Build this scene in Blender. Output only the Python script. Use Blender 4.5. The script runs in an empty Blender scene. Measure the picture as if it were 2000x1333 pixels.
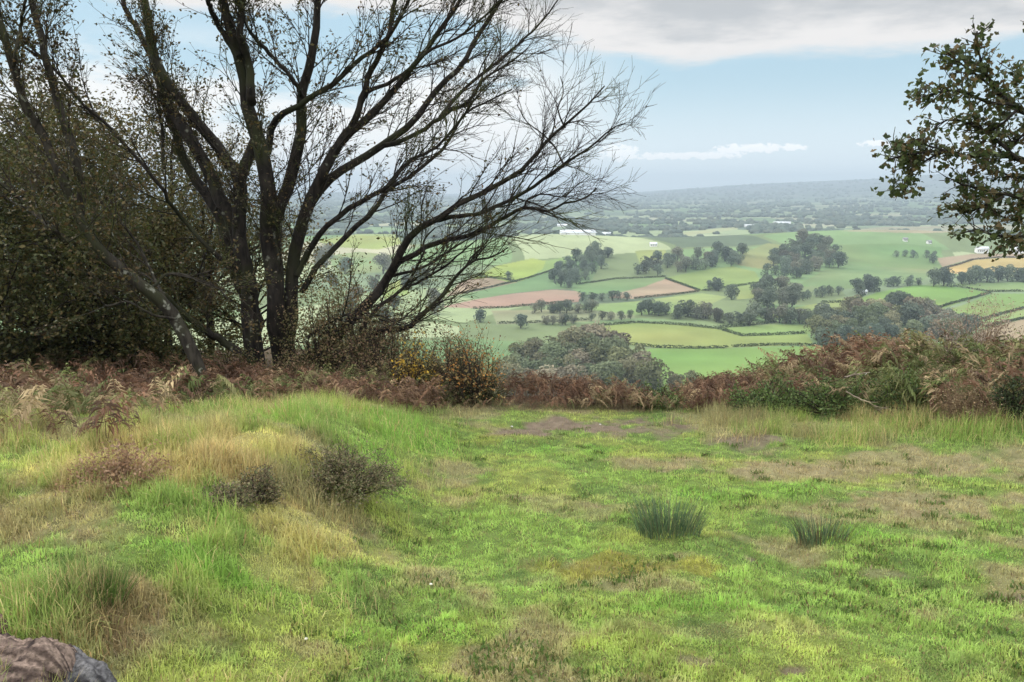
import bpy, math, random
import numpy as np
rng = np.random.default_rng(7); random.seed(7)
S = bpy.context.scene; COL = S.collection
R = math.radians
F = 1667.0; PITCH = R(10.2); CAMZ = 1.7
CP, SP = math.cos(PITCH), math.sin(PITCH)

# ------------------------------------------------------------------ basics
def setp(o, label=None, cat=None, group=None, kind=None):
    if label: o['label'] = label
    if cat: o['category'] = cat
    if group: o['group'] = group
    if kind: o['kind'] = kind
    return o
def empty(name, loc, label, cat, group=None):
    o = bpy.data.objects.new(name, None); COL.objects.link(o); o.location = loc
    o.empty_display_size = .2
    return setp(o, label, cat, group)
def mesh_of(name, V, polys, mats=(), cols=None, smooth=False, mi=None):
    """V (n,3); polys: list of (m,k) index arrays (k = 3 or 4)."""
    me = bpy.data.meshes.new(name)
    V = np.asarray(V, dtype=np.float32)
    polys = [np.asarray(p, dtype=np.int32) for p in polys if len(p)]
    loops = np.concatenate([p.ravel() for p in polys])
    tot = np.concatenate([np.full(len(p), p.shape[1], np.int32) for p in polys])
    st = np.concatenate([[0], np.cumsum(tot)[:-1]]).astype(np.int32)
    me.vertices.add(len(V)); me.vertices.foreach_set('co', V.ravel())
    me.loops.add(len(loops)); me.loops.foreach_set('vertex_index', loops)
    me.polygons.add(len(tot)); me.polygons.foreach_set('loop_start', st)
    me.polygons.foreach_set('loop_total', tot)
    if smooth: me.polygons.foreach_set('use_smooth', np.ones(len(tot), dtype=bool))
    for m in mats: me.materials.append(m)
    if mi is not None: me.polygons.foreach_set('material_index', np.asarray(mi, np.int32))
    me.update(calc_edges=True)
    if cols is not None:
        a = me.color_attributes.new('Col', 'FLOAT_COLOR', 'POINT')
        c = np.ones((len(V), 4), np.float32); c[:, :3] = cols
        a.data.foreach_set('color', c.ravel())
    me.validate()
    return me
def add(name, me, parent=None, loc=None):
    o = bpy.data.objects.new(name, me); COL.objects.link(o)
    if parent is not None: o.parent = parent
    if loc is not None: o.location = loc
    return o

# vectorised value noise
def _h(ix, iy, s):
    n = (ix.astype(np.int64) * 374761393 + iy.astype(np.int64) * 668265263 + s * 974634777) & 0x7fffffff
    n = ((n ^ (n >> 13)) * 1274126177) & 0x7fffffff
    n = (n ^ (n >> 16)) & 0xffff
    return n / 65535.0
def vnoise(x, y, s=0):
    x = np.asarray(x, float); y = np.asarray(y, float)
    ix, iy = np.floor(x), np.floor(y); fx, fy = x - ix, y - iy
    fx = fx * fx * (3 - 2 * fx); fy = fy * fy * (3 - 2 * fy)
    a = _h(ix, iy, s); b = _h(ix + 1, iy, s); c = _h(ix, iy + 1, s); d = _h(ix + 1, iy + 1, s)
    return (a * (1 - fx) + b * fx) * (1 - fy) + (c * (1 - fx) + d * fx) * fy
def fbm(x, y, s=0, o=4):
    t = 0; a = .5; k = 0
    for i in range(o):
        t = t + a * vnoise(x, y, s + i * 17); k += a; a *= .5; x = x * 2.03 + 11.3; y = y * 2.03 + 5.7
    return t / k
def sst(a, b, v):
    t = np.clip((np.asarray(v, float) - a) / (b - a), 0, 1); return t * t * (3 - 2 * t)

# ------------------------------------------------------------------ the lie of the land
RIDGE_PX = np.array([-400, 400, 600, 690, 800, 1100, 1180, 1330, 1430, 1500, 1700, 1850, 2000, 2400])
RIDGE_Y  = np.array([ 372, 374, 375, 376, 381,  380,  379,  369,  362,  359,  352,  344,  341,  338])
HILLS = [(380, 1130, 360, 170, 17), (30, 1080, 150, 130, 13), (255, 960, 120, 90, 8), (400, 800, 190, 90, 6),
         (-260, 1250, 200, 160, 14), (620, 1150, 260, 120, 9), (150, 640, 160, 60, 4)]
def height(x, y):
    x = np.asarray(x, float); y = np.asarray(y, float)
    yp = np.maximum(y, 0)
    ye = 12.4 + 11.5 * sst(-.8, -5.5, x) + 2.2 * sst(2.5, 6.5, x) + 1.2 * (vnoise(x * .5, 3.3, 5) - .5)
    far = np.maximum(yp - ye, 0)
    drop = .42 * (np.sqrt(far * far + 4) - 2) 
    h = -.12 * yp - drop
    h = h + (.42 + .20 * np.exp(-((y - 6.3) / 1.8) ** 2)) * sst(-.35, -1.9, x - .05 * (y - 8)) * (1 - .25 * sst(-3.5, -6, x)) * sst(2., 4.5, y) * (1 - .97 * sst(7.8 + 1.4 * sst(-4, -1.5, x), 11.3, yp))
    h = h + .30 * sst(2.6, 6.0, x) * sst(7, 10.5, y) * (1 - sst(40, 60, yp))
    near = 1 - sst(25, 60, np.hypot(x, y))
    h = h + near * (.10 * (fbm(x * .8, y * .8, 3, 3) - .5) + .085 * (fbm(x * 3.1, y * 3.1, 9, 3) - .5) + .03 * (fbm(x * 9, y * 9, 13, 2) - .5))
    h = h + sst(20, 100, yp) * 8 * (fbm(x / 60, y / 60, 21, 3) - .5)
    d = np.hypot(x, y)
    v = -93.3 + 9 * (fbm(x / 330, y / 330, 31, 3) - .5) * sst(900, 1800, d) + 22 * (fbm(x / 1300, y / 1300, 37, 3) - .5) * sst(2200, 5000, d)
    for cx, cy, sx, sy, a in HILLS:
        v = v + 1.75 * a * np.exp(-((x - cx) / sx) ** 2 - ((y - cy) / sy) ** 2)
    px = 1000 + F * x / np.maximum(y * CP, 1)
    px = np.clip(px, -400, 2400)
    top = (366.5 - np.interp(px, RIDGE_PX, RIDGE_Y)) / F * 9600 + CAMZ + 93.3
    front = sst(-.3, .4, y / np.maximum(d, 1))
    v = v + np.maximum(top, 0) * sst(4300, 9600, d) * (1 - .35 * sst(9700, 12500, d)) * front
    v = v + 26 * sst(1350, 1900, px) * np.exp(-((d - 4600) / 900) ** 2) * front
    # smooth maximum of hillside and valley floor
    k = 12.0
    m = np.maximum(h, v)
    return m + np.where(np.abs(h - v) < k, (k - np.abs(h - v)) ** 2 / (4 * k), 0)
def H(x, y): return float(height(np.array([x]), np.array([y]))[0])
def ray(px, py):
    a = (px - 1000) / F; b = -(py - 666.5) / F
    return np.array([a, CP + b * SP, -SP + b * CP])
def at(px, py, Y):
    d = ray(px, py); return np.array([0, 0, CAMZ]) + d * (Y / d[1])
_T = np.concatenate([np.arange(1.5, 30, .05), np.geomspace(30, 12500, 2600)])
def hit(px, py, ymin=0):
    """first point of the terrain seen along this direction, at or beyond ymin"""
    d = ray(px, py); t = _T[_T >= ymin] if ymin else _T
    x = d[0] / d[1] * t; z = CAMZ + d[2] / d[1] * t
    below = z < height(x, t)
    i = int(np.argmax(below)) if below.any() else len(t) - 1
    return np.array([x[i], t[i], H(x[i], t[i])])
def project(P):
    x, y, z = P[..., 0], P[..., 1], P[..., 2] - CAMZ
    zc = y * CP - z * SP; yc = y * SP + z * CP
    zc = np.maximum(zc, 1e-3)
    return 1000 + F * x / zc, 666.5 - F * yc / zc
def inpoly(px, py, poly):
    r = np.zeros(np.shape(px), bool); n = len(poly)
    for i in range(n):
        x1, y1 = poly[i]; x2, y2 = poly[(i + 1) % n]
        if y1 == y2: continue
        c = ((y1 > py) != (y2 > py)) & (px < (x2 - x1) * (py - y1) / (y2 - y1) + x1)
        r ^= c
    return r

# ------------------------------------------------------------------ materials
def nt(name):
    m = bpy.data.materials.new(name); m.use_nodes = True
    t = m.node_tree; t.nodes.clear()
    return m, t.nodes, t.links
def out(n, l, sh):
    o = n.new('ShaderNodeOutputMaterial'); l.new(sh, o.inputs[0]); return o
def attr_mat(name, rough=.8, transl=.0, scale=30, amt=.35, bump=0, spec=.25):
    m, n, l = nt(name)
    a = n.new('ShaderNodeAttribute'); a.attribute_name = 'Col'
    tc = n.new('ShaderNodeTexCoord')
    no = n.new('ShaderNodeTexNoise'); no.inputs['Scale'].default_value = scale; no.inputs['Detail'].default_value = 4
    l.new(tc.outputs['Object'], no.inputs['Vector'])
    mr = n.new('ShaderNodeMapRange'); mr.inputs['From Min'].default_value = .3; mr.inputs['From Max'].default_value = .7
    mr.inputs['To Min'].default_value = 1 - amt; mr.inputs['To Max'].default_value = 1 + amt
    l.new(no.outputs['Fac'], mr.inputs['Value'])
    mx = n.new('ShaderNodeVectorMath'); mx.operation = 'MULTIPLY'
    l.new(a.outputs['Color'], mx.inputs[0]); l.new(mr.outputs[0], mx.inputs[1])
    p = n.new('ShaderNodeBsdfPrincipled'); p.inputs['Roughness'].default_value = rough
    p.inputs['Specular IOR Level'].default_value = spec
    l.new(mx.outputs[0], p.inputs['Base Color'])
    if bump:
        b = n.new('ShaderNodeBump'); b.inputs['Strength'].default_value = bump; b.inputs['Distance'].default_value = .02
        l.new(no.outputs['Fac'], b.inputs['Height']); l.new(b.outputs[0], p.inputs['Normal'])
    sh = p.outputs[0]
    if transl:
        tr = n.new('ShaderNodeBsdfTranslucent'); l.new(mx.outputs[0], tr.inputs[0])
        ms = n.new('ShaderNodeMixShader'); ms.inputs[0].default_value = transl
        l.new(sh, ms.inputs[1]); l.new(tr.outputs[0], ms.inputs[2]); sh = ms.outputs[0]
    out(n, l, sh); return m
def bark_mat(name, base, dark, lichen, lich_amt, moss=(.06, .07, .02)):
    m, n, l = nt(name)
    tc = n.new('ShaderNodeTexCoord')
    mp = n.new('ShaderNodeMapping'); mp.inputs['Scale'].default_value = (1, 1, .3)
    l.new(tc.outputs['Object'], mp.inputs[0])
    n1 = n.new('ShaderNodeTexNoise'); n1.inputs['Scale'].default_value = 14; n1.inputs['Detail'].default_value = 8
    l.new(mp.outputs[0], n1.inputs['Vector'])
    cr = n.new('ShaderNodeValToRGB'); cr.color_ramp.elements[0].position = .35; cr.color_ramp.elements[1].position = .7
    cr.color_ramp.elements[0].color = (*dark, 1); cr.color_ramp.elements[1].color = (*base, 1)
    l.new(n1.outputs['Fac'], cr.inputs[0])
    n2 = n.new('ShaderNodeTexNoise'); n2.inputs['Scale'].default_value = 5; n2.inputs['Detail'].default_value = 5
    l.new(tc.outputs['Object'], n2.inputs['Vector'])
    c2 = n.new('ShaderNodeValToRGB'); c2.color_ramp.elements[0].position = 1 - lich_amt; c2.color_ramp.elements[1].position = min(1, 1.05 - lich_amt)
    l.new(n2.outputs['Fac'], c2.inputs[0])
    n3 = n.new('ShaderNodeTexNoise'); n3.inputs['Scale'].default_value = 1.3
    l.new(tc.outputs['Object'], n3.inputs['Vector'])
    c3 = n.new('ShaderNodeValToRGB'); c3.color_ramp.elements[0].position = .5; c3.color_ramp.elements[1].position = .62
    l.new(n3.outputs['Fac'], c3.inputs[0])
    m1 = n.new('ShaderNodeMixRGB'); m1.inputs[2].default_value = (*moss, 1)
    l.new(c3.outputs[0], m1.inputs[0]); l.new(cr.outputs[0], m1.inputs[1])
    m2 = n.new('ShaderNodeMixRGB'); m2.inputs[2].default_value = (*lichen, 1)
    l.new(c2.outputs[0], m2.inputs[0]); l.new(m1.outputs[0], m2.inputs[1])
    p = n.new('ShaderNodeBsdfPrincipled'); p.inputs['Roughness'].default_value = .9
    p.inputs['Specular IOR Level'].default_value = .15
    l.new(m2.outputs[0], p.inputs['Base Color'])
    b = n.new('ShaderNodeBump'); b.inputs['Strength'].default_value = .6; b.inputs['Distance'].default_value = .03
    l.new(n1.outputs['Fac'], b.inputs['Height']); l.new(b.outputs[0], p.inputs['Normal'])
    out(n, l, p.outputs[0]); return m
def crown_mat(name):
    """distant foliage: the object's own colour, with a leafy mottling"""
    m, n, l = nt(name)
    oi = n.new('ShaderNodeObjectInfo'); tc = n.new('ShaderNodeTexCoord')
    no = n.new('ShaderNodeTexNoise'); no.inputs['Scale'].default_value = .45; no.inputs['Detail'].default_value = 3
    l.new(tc.outputs['Object'], no.inputs['Vector'])
    mr = n.new('ShaderNodeMapRange'); mr.inputs['From Min'].default_value = .3; mr.inputs['From Max'].default_value = .7
    mr.inputs['To Min'].default_value = .7; mr.inputs['To Max'].default_value = 1.35
    l.new(no.outputs['Fac'], mr.inputs['Value'])
    mx = n.new('ShaderNodeVectorMath'); mx.operation = 'MULTIPLY'
    l.new(oi.outputs['Color'], mx.inputs[0]); l.new(mr.outputs[0], mx.inputs[1])
    p = n.new('ShaderNodeBsdfPrincipled'); p.inputs['Roughness'].default_value = .85
    p.inputs['Specular IOR Level'].default_value = .1
    l.new(mx.outputs[0], p.inputs['Base Color'])
    tr = n.new('ShaderNodeBsdfTranslucent'); l.new(mx.outputs[0], tr.inputs[0])
    ms = n.new('ShaderNodeMixShader'); ms.inputs[0].default_value = .25
    l.new(p.outputs[0], ms.inputs[1]); l.new(tr.outputs[0], ms.inputs[2])
    out(n, l, ms.outputs[0]); return m
M_GROUND = attr_mat('ground_turf', .95, 0, 9, .30, .5, .1)
M_BLADE = attr_mat('grass_blade', .6, .42, 6, .15)
M_LEAF = attr_mat('leaf', .55, .35, 5, .2)
M_FROND = attr_mat('bracken_frond', .8, .3, 8, .25)
M_FARWOOD = attr_mat('far_foliage', .9, 0, .05, .2, 0, .1)
M_BARK = bark_mat('beech_bark', (.034, .028, .022), (.010, .008, .007), (.14, .14, .11), .35, (.026, .027, .013))
M_BARK2 = bark_mat('lichened_bark', (.055, .048, .036), (.016, .013, .010), (.19, .19, .15), .38, (.034, .034, .018))
M_TWIG = bark_mat('twig_bark', (.055, .042, .032), (.022, .017, .013), (.12, .12, .1), .3)
M_DEADWOOD = bark_mat('bleached_wood', (.36, .30, .22), (.16, .12, .09), (.4, .38, .33), .4, (.2, .17, .1))
M_STRAW = bark_mat('dry_stalk', (.30, .21, .13), (.16, .10, .07), (.36, .30, .2), .4, (.2, .15, .08))
M_CROWN = crown_mat('valley_crown'); M_VTRUNK = bark_mat('valley_bark', (.08, .07, .055), (.03, .025, .02), (.2, .2, .18), .3)

# ------------------------------------------------------------------ colours of the land
FIELDS = [  # outline in photo coordinates, draped on the valley; real albedo
 ([(1270,681),(1430,681),(1600,676),(1760,668),(1900,672),(2050,680),(1900,780),(1200,790),(1180,720)], (.13,.25,.05)),
 ([(1130,642),(1160,638),(1240,631),(1320,634),(1400,643),(1450,657),(1577,653),(1590,674),(1420,680),(1290,680),(1200,671),(1100,680)], (.21,.27,.07)),
 ([(1320,634),(1410,641),(1520,634),(1600,636),(1600,652),(1450,656),(1400,643)], (.16,.25,.07)),
 ([(1100,632),(1240,622),(1350,626),(1430,630),(1520,628),(1520,634),(1410,640),(1320,633),(1240,631)], (.19,.27,.12)),
 ([(960,607),(1120,605),(1240,612),(1240,622),(1120,630),(970,634)], (.24,.24,.14)),
 ([(1120,600),(1240,589),(1370,573),(1420,580),(1350,612),(1240,616)], (.19,.27,.09)),
 ([(870,580),(900,550),(938,541),(985,547),(1010,552),(975,560),(905,574)], (.27,.19,.13)),
 ([(925,545),(970,520),(1040,505),(1066,510),(1062,526),(1030,546),(1000,553),(960,543)], (.25,.33,.06)),
 ([(1066,510),(1145,494),(1135,506),(1060,536),(1020,550),(1060,526)], (.17,.27,.08)),
 ([(890,580),(960,563),(1010,552),(1060,536),(1135,506),(1180,500),(1150,560),(1080,565),(1000,573),(930,585)], (.10,.20,.08)),
 ([(860,600),(930,585),(1000,574),(1080,566),(1140,570),(1130,590),(1040,597),(940,603)], (.30,.19,.15)),
 ([(1110,562),(1200,546),(1300,542),(1260,560),(1210,572),(1140,576)], (.12,.21,.08)),
 ([(1200,574),(1260,560),(1300,545),(1330,556),(1368,569),(1290,579),(1235,584),(1190,582)], (.30,.21,.15)),
 ([(1300,543),(1380,526),(1430,521),(1475,531),(1487,553),(1430,561),(1370,570),(1330,555)], (.17,.26,.07)),
 ([(1430,562),(1485,554),(1490,580),(1440,586)], (.20,.27,.08)),
 ([(1425,505),(1500,475),(1530,480),(1535,505),(1500,528),(1440,518)], (.19,.23,.09)),
 ([(1600,540),(1640,478),(1760,476),(1840,484),(1835,508),(1880,512),(1830,532),(1800,548),(1700,556),(1560,560),(1590,540)], (.11,.21,.07)),
 ([(1560,556),(1640,512),(1700,520),(1830,528),(1800,550),(1640,566)], (.13,.20,.08)),
 ([(1835,528),(1900,508),(1940,505),(2150,502),(2150,535),(1940,531),(1870,536)], (.44,.31,.11)),
 ([(1830,505),(1900,496),(2150,496),(2150,503),(1940,504),(1890,508),(1840,522)], (.33,.23,.16)),
 ([(1600,625),(1660,590),(1720,570),(1790,557),(1865,560),(1935,573),(1800,616),(1700,622)], (.13,.26,.05)),
 ([(1790,625),(1805,618),(1870,600),(1940,573),(2150,577),(2150,575),(2000,603),(1910,628),(1850,645)], (.14,.26,.06)),
 ([(1800,556),(2150,548),(2150,576),(1990,570),(1930,571),(1865,560)], (.19,.28,.10)),
 ([(1880,645),(1910,628),(2000,603),(2150,570),(2150,600),(2000,623),(1935,640)], (.19,.29,.09)),
 ([(1900,655),(1935,640),(2000,623),(2150,598),(2150,690),(1900,690)], (.30,.22,.14)),
 ([(1480,615),(1560,600),(1690,574),(1665,590),(1640,606),(1560,618),(1490,624)], (.18,.27,.08)),
 ([(1240,490),(1300,488),(1300,505),(1250,516)], (.22,.27,.08)),
 ([(620,470),(700,457),(775,458),(785,476),(740,488),(640,482)], (.25,.30,.07)),
 ([(740,560),(790,545),(800,575),(750,585)], (.22,.30,.07)),
 ([(640,500),(700,492),(780,500),(760,530),(660,540)], (.17,.25,.10)),
 ([(1290,461),(1400,446),(1440,444),(1440,449),(1330,462)], (.34,.36,.18)),
 ([(1640,452),(1720,444),(1900,440),(2100,436),(2100,446),(1800,456)], (.28,.26,.17)),
]
PATCH = np.array([(.15,.23,.09),(.12,.19,.07),(.24,.29,.14),(.06,.09,.05),(.08,.11,.06),(.36,.34,.22),(.05,.075,.045),(.16,.21,.11),(.30,.34,.18),(.06,.085,.05)])
def patchwork(x, y):
    """irregular fields of different crops (nearest of jittered cell centres)"""
    wx = x + 60 * (fbm(x / 170, y / 170, 71, 2) - .5); wy = y + 60 * (fbm(x / 170, y / 170, 72, 2) - .5)
    c = 165.0; gx, gy = np.floor(wx / c), np.floor(wy / c)
    best = np.full(x.shape, 1e18); idx = np.zeros(x.shape, int); second = np.full(x.shape, 1e18)
    for i in (-1, 0, 1):
        for j in (-1, 0, 1):
            cx = gx + i; cy = gy + j
            qx = (cx + .15 + .7 * _h(cx, cy, 81)) * c; qy = (cy + .15 + .7 * _h(cx, cy, 82)) * c
            d = (wx - qx) ** 2 + (wy - qy) ** 2
            k = (_h(cx, cy, 83) * 9.99).astype(int)
            s = d < best
            second = np.where(s, best, np.minimum(second, d))
            best = np.where(s, d, best); idx = np.where(s, k, idx)
    col = PATCH[idx] * .85 + np.array([.014, .017, .014])
    edge = (np.sqrt(second) - np.sqrt(best)) < 9
    col[edge] = (.04, .06, .03)
    return col
def W(px, py): p = hit(px, py); return p[0], p[1]
# worn and weedy patches of the near turf: (x, y, radius x, radius y, colour, strength)
SOIL = (.155, .12, .085); THATCH = (.215, .185, .10); OLIVE = (.20, .19, .045); STRAW = (.36, .29, .125); LUSH = (.150, .275, .050)
NEARP = []
for px, py, rx, ry, c, s in [(1120,838,1.1,.7,SOIL,1.0),(1230,842,.9,.45,SOIL,.9),(1010,845,.5,.4,SOIL,.9),(1440,868,.55,.35,SOIL,.9),(1270,905,.6,.3,THATCH,.8),
    (1700,910,1.6,.6,THATCH,.85),(1850,980,1.3,.4,THATCH,.9),(1600,930,.9,.5,THATCH,.65),(1950,900,.9,.5,THATCH,.7),(1350,905,.6,.3,THATCH,.6),(1650,1010,.5,.15,THATCH,.6),(1230,1120,.6,.25,OLIVE,.8),(1545,1318,.10,.06,SOIL,.9),(1360,1300,.12,.05,SOIL,.7),
    (1465,1098,.07,.08,SOIL,.8),(1730,1120,.2,.08,SOIL,.6),(1990,1170,.15,.1,SOIL,.7),(1120,985,.5,.3,THATCH,.55),(1400,1230,.6,.1,THATCH,.35),(600,1270,.16,.1,THATCH,.6),
    (1500,960,.6,.35,LUSH,.7),(1150,880,.5,.4,LUSH,.7),(1700,1040,.5,.2,LUSH,.6),(1400,1180,.5,.12,LUSH,.6),(1900,1080,.5,.2,LUSH,.6),(780,1250,.4,.15,LUSH,.6),
    (760,830,.9,.6,LUSH,.8),(420,1090,.35,.25,LUSH,.7),(300,900,.9,.6,STRAW,.45),(480,860,.9,.5,STRAW,.5),(640,820,1.2,.6,LUSH,.6),(240,930,.5,.5,STRAW,.5),(640,1050,.7,.35,STRAW,.6),(540,1120,.4,.2,STRAW,.5),
    (300,1200,.2,.2,(.20,.155,.08),.7),(280,1270,.14,.1,(.17,.13,.07),.7),(80,1000,.6,.5,(.2,.17,.08),.8),(950,860,.4,.4,OLIVE,.5)]:
    x, y = W(px, py); NEARP.append((x, y, rx, ry, np.array(c), s))
def near_color(x, y, under=False):
    base = np.array([.170, .250, .060]); yel = np.array([.225, .265, .070]); dk = np.array([.120, .185, .050])
    n1 = fbm(x * .9, y * .9, 41, 4)[..., None]; n2 = fbm(x * 3.3, y * 2.6, 43, 3)[..., None]; n3 = fbm(x * 1.7 + 9, y * 1.7, 47, 4)[..., None]
    c = base + (yel - base) * sst(.45, .65, n1); c = c + (dk - c) * sst(.52, .75, n2) * .8
    c = c + (np.array(THATCH) - c) * sst(.52, .68, n3) * .75
    ew = fbm(x * 3.4, y * 3.0, 53, 6) - .5
    for cx, cy, rx, ry, pc, s in NEARP:
        q = np.hypot((x - cx) / rx, (y - cy) / ry) + ew * 2.3
        k = (1 - sst(.5, 1.15, q))[..., None] * s
        c = c + (pc - c) * k
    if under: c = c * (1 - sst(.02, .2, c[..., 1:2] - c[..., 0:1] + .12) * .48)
    # beyond the turf: leaf litter and bracken mould
    ed = sst(11.2, 12.6, y + 1.0 * ew)[..., None]
    left = (sst(-4.2, -6.5, x + 2 * ew) * sst(6.5, 8.5, y))[..., None]
    k = np.maximum(ed, left)
    return c + (np.array([.085, .062, .038]) - c) * k
def soil_amount(x, y):
    k = np.zeros(np.shape(x)); ew = fbm(x * 3.4, y * 3.0, 53, 6) - .5
    for cx, cy, rx, ry, pc, s in NEARP:
        if tuple(pc) == SOIL:
            q = np.hypot((x - cx) / rx, (y - cy) / ry) + ew * 2.3
            k = np.maximum(k, (1 - sst(.5, 1.1, q)) * s)
    return k
def land_color(x, y, z):
    d = np.hypot(x, y)
    c = patchwork(x, y)
    n = fbm(x / 25, y / 25, 61, 4)[..., None]
    hillside = np.array([.09, .10, .045]) * np.ones(3)
    px, py = project(np.stack([x, y, z], -1))
    valley = (y > 330)
    mk = (c[:, 1] < .105) & (d < 1500) & (d > 350); c[mk] = np.array([.13, .165, .075])
    for poly, fc in FIELDS:
        q = inpoly(px, py, poly) & valley
        v = fbm(x[q] / 70, y[q] / 35, 67, 3)[..., None]
        c[q] = (np.array(fc) * .66 + np.array([.050, .044, .022])) * (.84 + .32 * v) + (np.array([.02, -.005, 0]) * (vnoise(x[q] / 90, y[q] / 60, 69)[..., None] - .5) * 2)
    c = c * (.82 + .36 * n)
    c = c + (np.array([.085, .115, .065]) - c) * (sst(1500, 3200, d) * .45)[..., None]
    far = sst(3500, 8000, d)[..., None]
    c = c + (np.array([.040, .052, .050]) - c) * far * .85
    s = sst(330, 300, y)[..., None] * np.ones(3)
    c = c + (hillside - c) * s
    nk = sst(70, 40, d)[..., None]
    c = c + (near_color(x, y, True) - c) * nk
    return c

# ------------------------------------------------------------------ ground: one sheet to the horizon
def build_ground():
    az = np.concatenate([np.linspace(-180, -44, 46)[:-1], np.linspace(-44, 44, 1150), np.linspace(44, 180, 46)[1:-1]])
    r = np.concatenate([[.3, .7, 1.1, 1.5], np.geomspace(1.8, 16, 420), np.geomspace(16, 380, 110)[1:], np.geomspace(380, 2200, 520)[1:], np.geomspace(2200, 12000, 240)[1:]])
    A, RR = np.meshgrid(np.radians(az), r); n, m = A.shape
    X, Y = np.sin(A) * RR, np.cos(A) * RR; Z = height(X, Y)
    V = np.stack([X, Y, Z], -1).reshape(-1, 3)
    i = np.arange(n - 1)[:, None] * m; j = np.arange(m)[None, :]; j2 = (j + 1) % m
    q = np.stack([i + j, i + j2, i + m + j2, i + m + j], -1).reshape(-1, 4)[:, ::-1]
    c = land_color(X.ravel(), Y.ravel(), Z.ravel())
    V = np.vstack([V, [[0, 0, H(0, 0)]]]); c = np.vstack([c, c[:1]])
    ctr = len(V) - 1; jj = np.arange(m)
    tri = np.stack([np.full(m, ctr), (jj + 1) % m, jj], -1)
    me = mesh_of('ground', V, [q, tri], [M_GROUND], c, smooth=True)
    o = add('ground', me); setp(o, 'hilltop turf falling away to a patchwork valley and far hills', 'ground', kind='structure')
build_ground()

# ------------------------------------------------------------------ tubes and leaves
def nrm(v): return v / np.maximum(np.linalg.norm(v, axis=-1, keepdims=True), 1e-9)
def tubes(P, Rd, sides):
    """P (N,K,3) centre lines, Rd (N,K) radii -> verts, quads"""
    N, K, _ = P.shape
    T = nrm(np.gradient(P, axis=1))
    ov = nrm(P[:, -1] - P[:, 0]); ref = np.where(np.abs(ov[:, 2:3]) > .75, np.array([[1., 0, 0]]), np.array([[0, 0, 1.]]))
    U = nrm(np.cross(T, ref[:, None, :])); Wv = np.cross(T, U)
    a = np.arange(sides) / sides * 2 * np.pi
    V = P[:, :, None, :] + Rd[:, :, None, None] * (np.cos(a)[None, None, :, None] * U[:, :, None, :] + np.sin(a)[None, None, :, None] * Wv[:, :, None, :])
    b = (np.arange(N)[:, None, None] * K + np.arange(K - 1)[None, :, None]) * sides
    s = np.arange(sides)[None, None, :]; s2 = (s + 1) % sides
    q = np.stack([b + s, b + s2, b + sides + s2, b + sides + s], -1).reshape(-1, 4)
    return V.reshape(-1, 3), q
def resample(P, K):
    P = np.asarray(P, float); d = np.concatenate([[0], np.cumsum(np.linalg.norm(np.diff(P[:, :3], axis=0), axis=1))])
    t = np.linspace(0, d[-1], K)
    # smooth (Catmull-Rom) through the points
    out_ = np.empty((K, P.shape[1])); n = len(P)
    for k, tt in enumerate(t):
        i = min(max(int(np.searchsorted(d, tt, side='right')) - 1, 0), n - 2)
        u = (tt - d[i]) / max(d[i + 1] - d[i], 1e-9)
        p0 = P[max(i - 1, 0)]; p1 = P[i]; p2 = P[i + 1]; p3 = P[min(i + 2, n - 1)]
        out_[k] = .5 * ((2 * p1) + (p2 - p0) * u + (2 * p0 - 5 * p1 + 4 * p2 - p3) * u * u + (3 * p1 - p0 - 3 * p2 + p3) * u ** 3)
    return out_
class Tubes:
    def __init__(s): s.g = {}
    def add(s, P, r, sides):
        s.g.setdefault((len(P), sides), []).append((P, r))
    def mesh(s, name, mat, smooth=True):
        Vs, Qs, o = [], [], 0
        for (K, sd), L in s.g.items():
            v, q = tubes(np.array([p for p, _ in L]), np.array([r for _, r in L]), sd)
            Vs.append(v); Qs.append(q + o); o += len(v)
        return mesh_of(name, np.vstack(Vs), [np.vstack(Qs)], [mat], smooth=smooth)
def leaf_mesh(name, C, size, mat, cols, flat=0., shape='rhomb', droop=0., aspect=.62):
    """leaves at C (n,3), sizes (n,), colour per leaf"""
    n = len(C)
    D = nrm(rng.normal(size=(n, 3)) * np.array([1, 1, 1 - .6 * flat]) + np.array([0, 0, -droop]))
    N = nrm(rng.normal(size=(n, 3)) + np.array([0, 0, 2.2 * flat]))
    Sd = nrm(np.cross(D, N)); N = np.cross(Sd, D)
    L = size[:, None]
    if shape == 'rhomb':
        pts = [C, C + L * (.5 * D + .5 * aspect * Sd + .12 * N), C + L * D, C + L * (.5 * D - .5 * aspect * Sd + .12 * N)]
        V = np.stack(pts, 1).reshape(-1, 3); k = 4
        q = [np.arange(n * 4).reshape(-1, 4)]
    else:      # lobed oak leaf
        prof = [(0, 0, 0), (.3, .22, .05), (.42, .12, .03), (.62, .36, .1), (.74, .2, .04), (1.0, .0, .0), (.74, -.2, .04), (.62, -.36, .1), (.42, -.12, .03), (.3, -.22, .05)]
        pts = [C + L * (a * D + b * Sd + c * N) for a, b, c in prof]
        V = np.stack(pts, 1).reshape(-1, 3); k = 10
        b = np.arange(n)[:, None] * 10
        q = [np.concatenate([b + np.array([[0, 1, 2, 9]]), b + np.array([[2, 3, 4, 9]]), b + np.array([[4, 5, 6, 9]]), b + np.array([[6, 7, 8, 9]])])]
    return mesh_of(name, V, q, [mat], np.repeat(cols, k, axis=0))
def pick(pal, n, w=None, jit=.18):
    pal = np.array(pal); i = rng.choice(len(pal), n, p=w)
    return np.clip(pal[i] * (1 + jit * rng.normal(size=(n, 1))), .004, .9)
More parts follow.
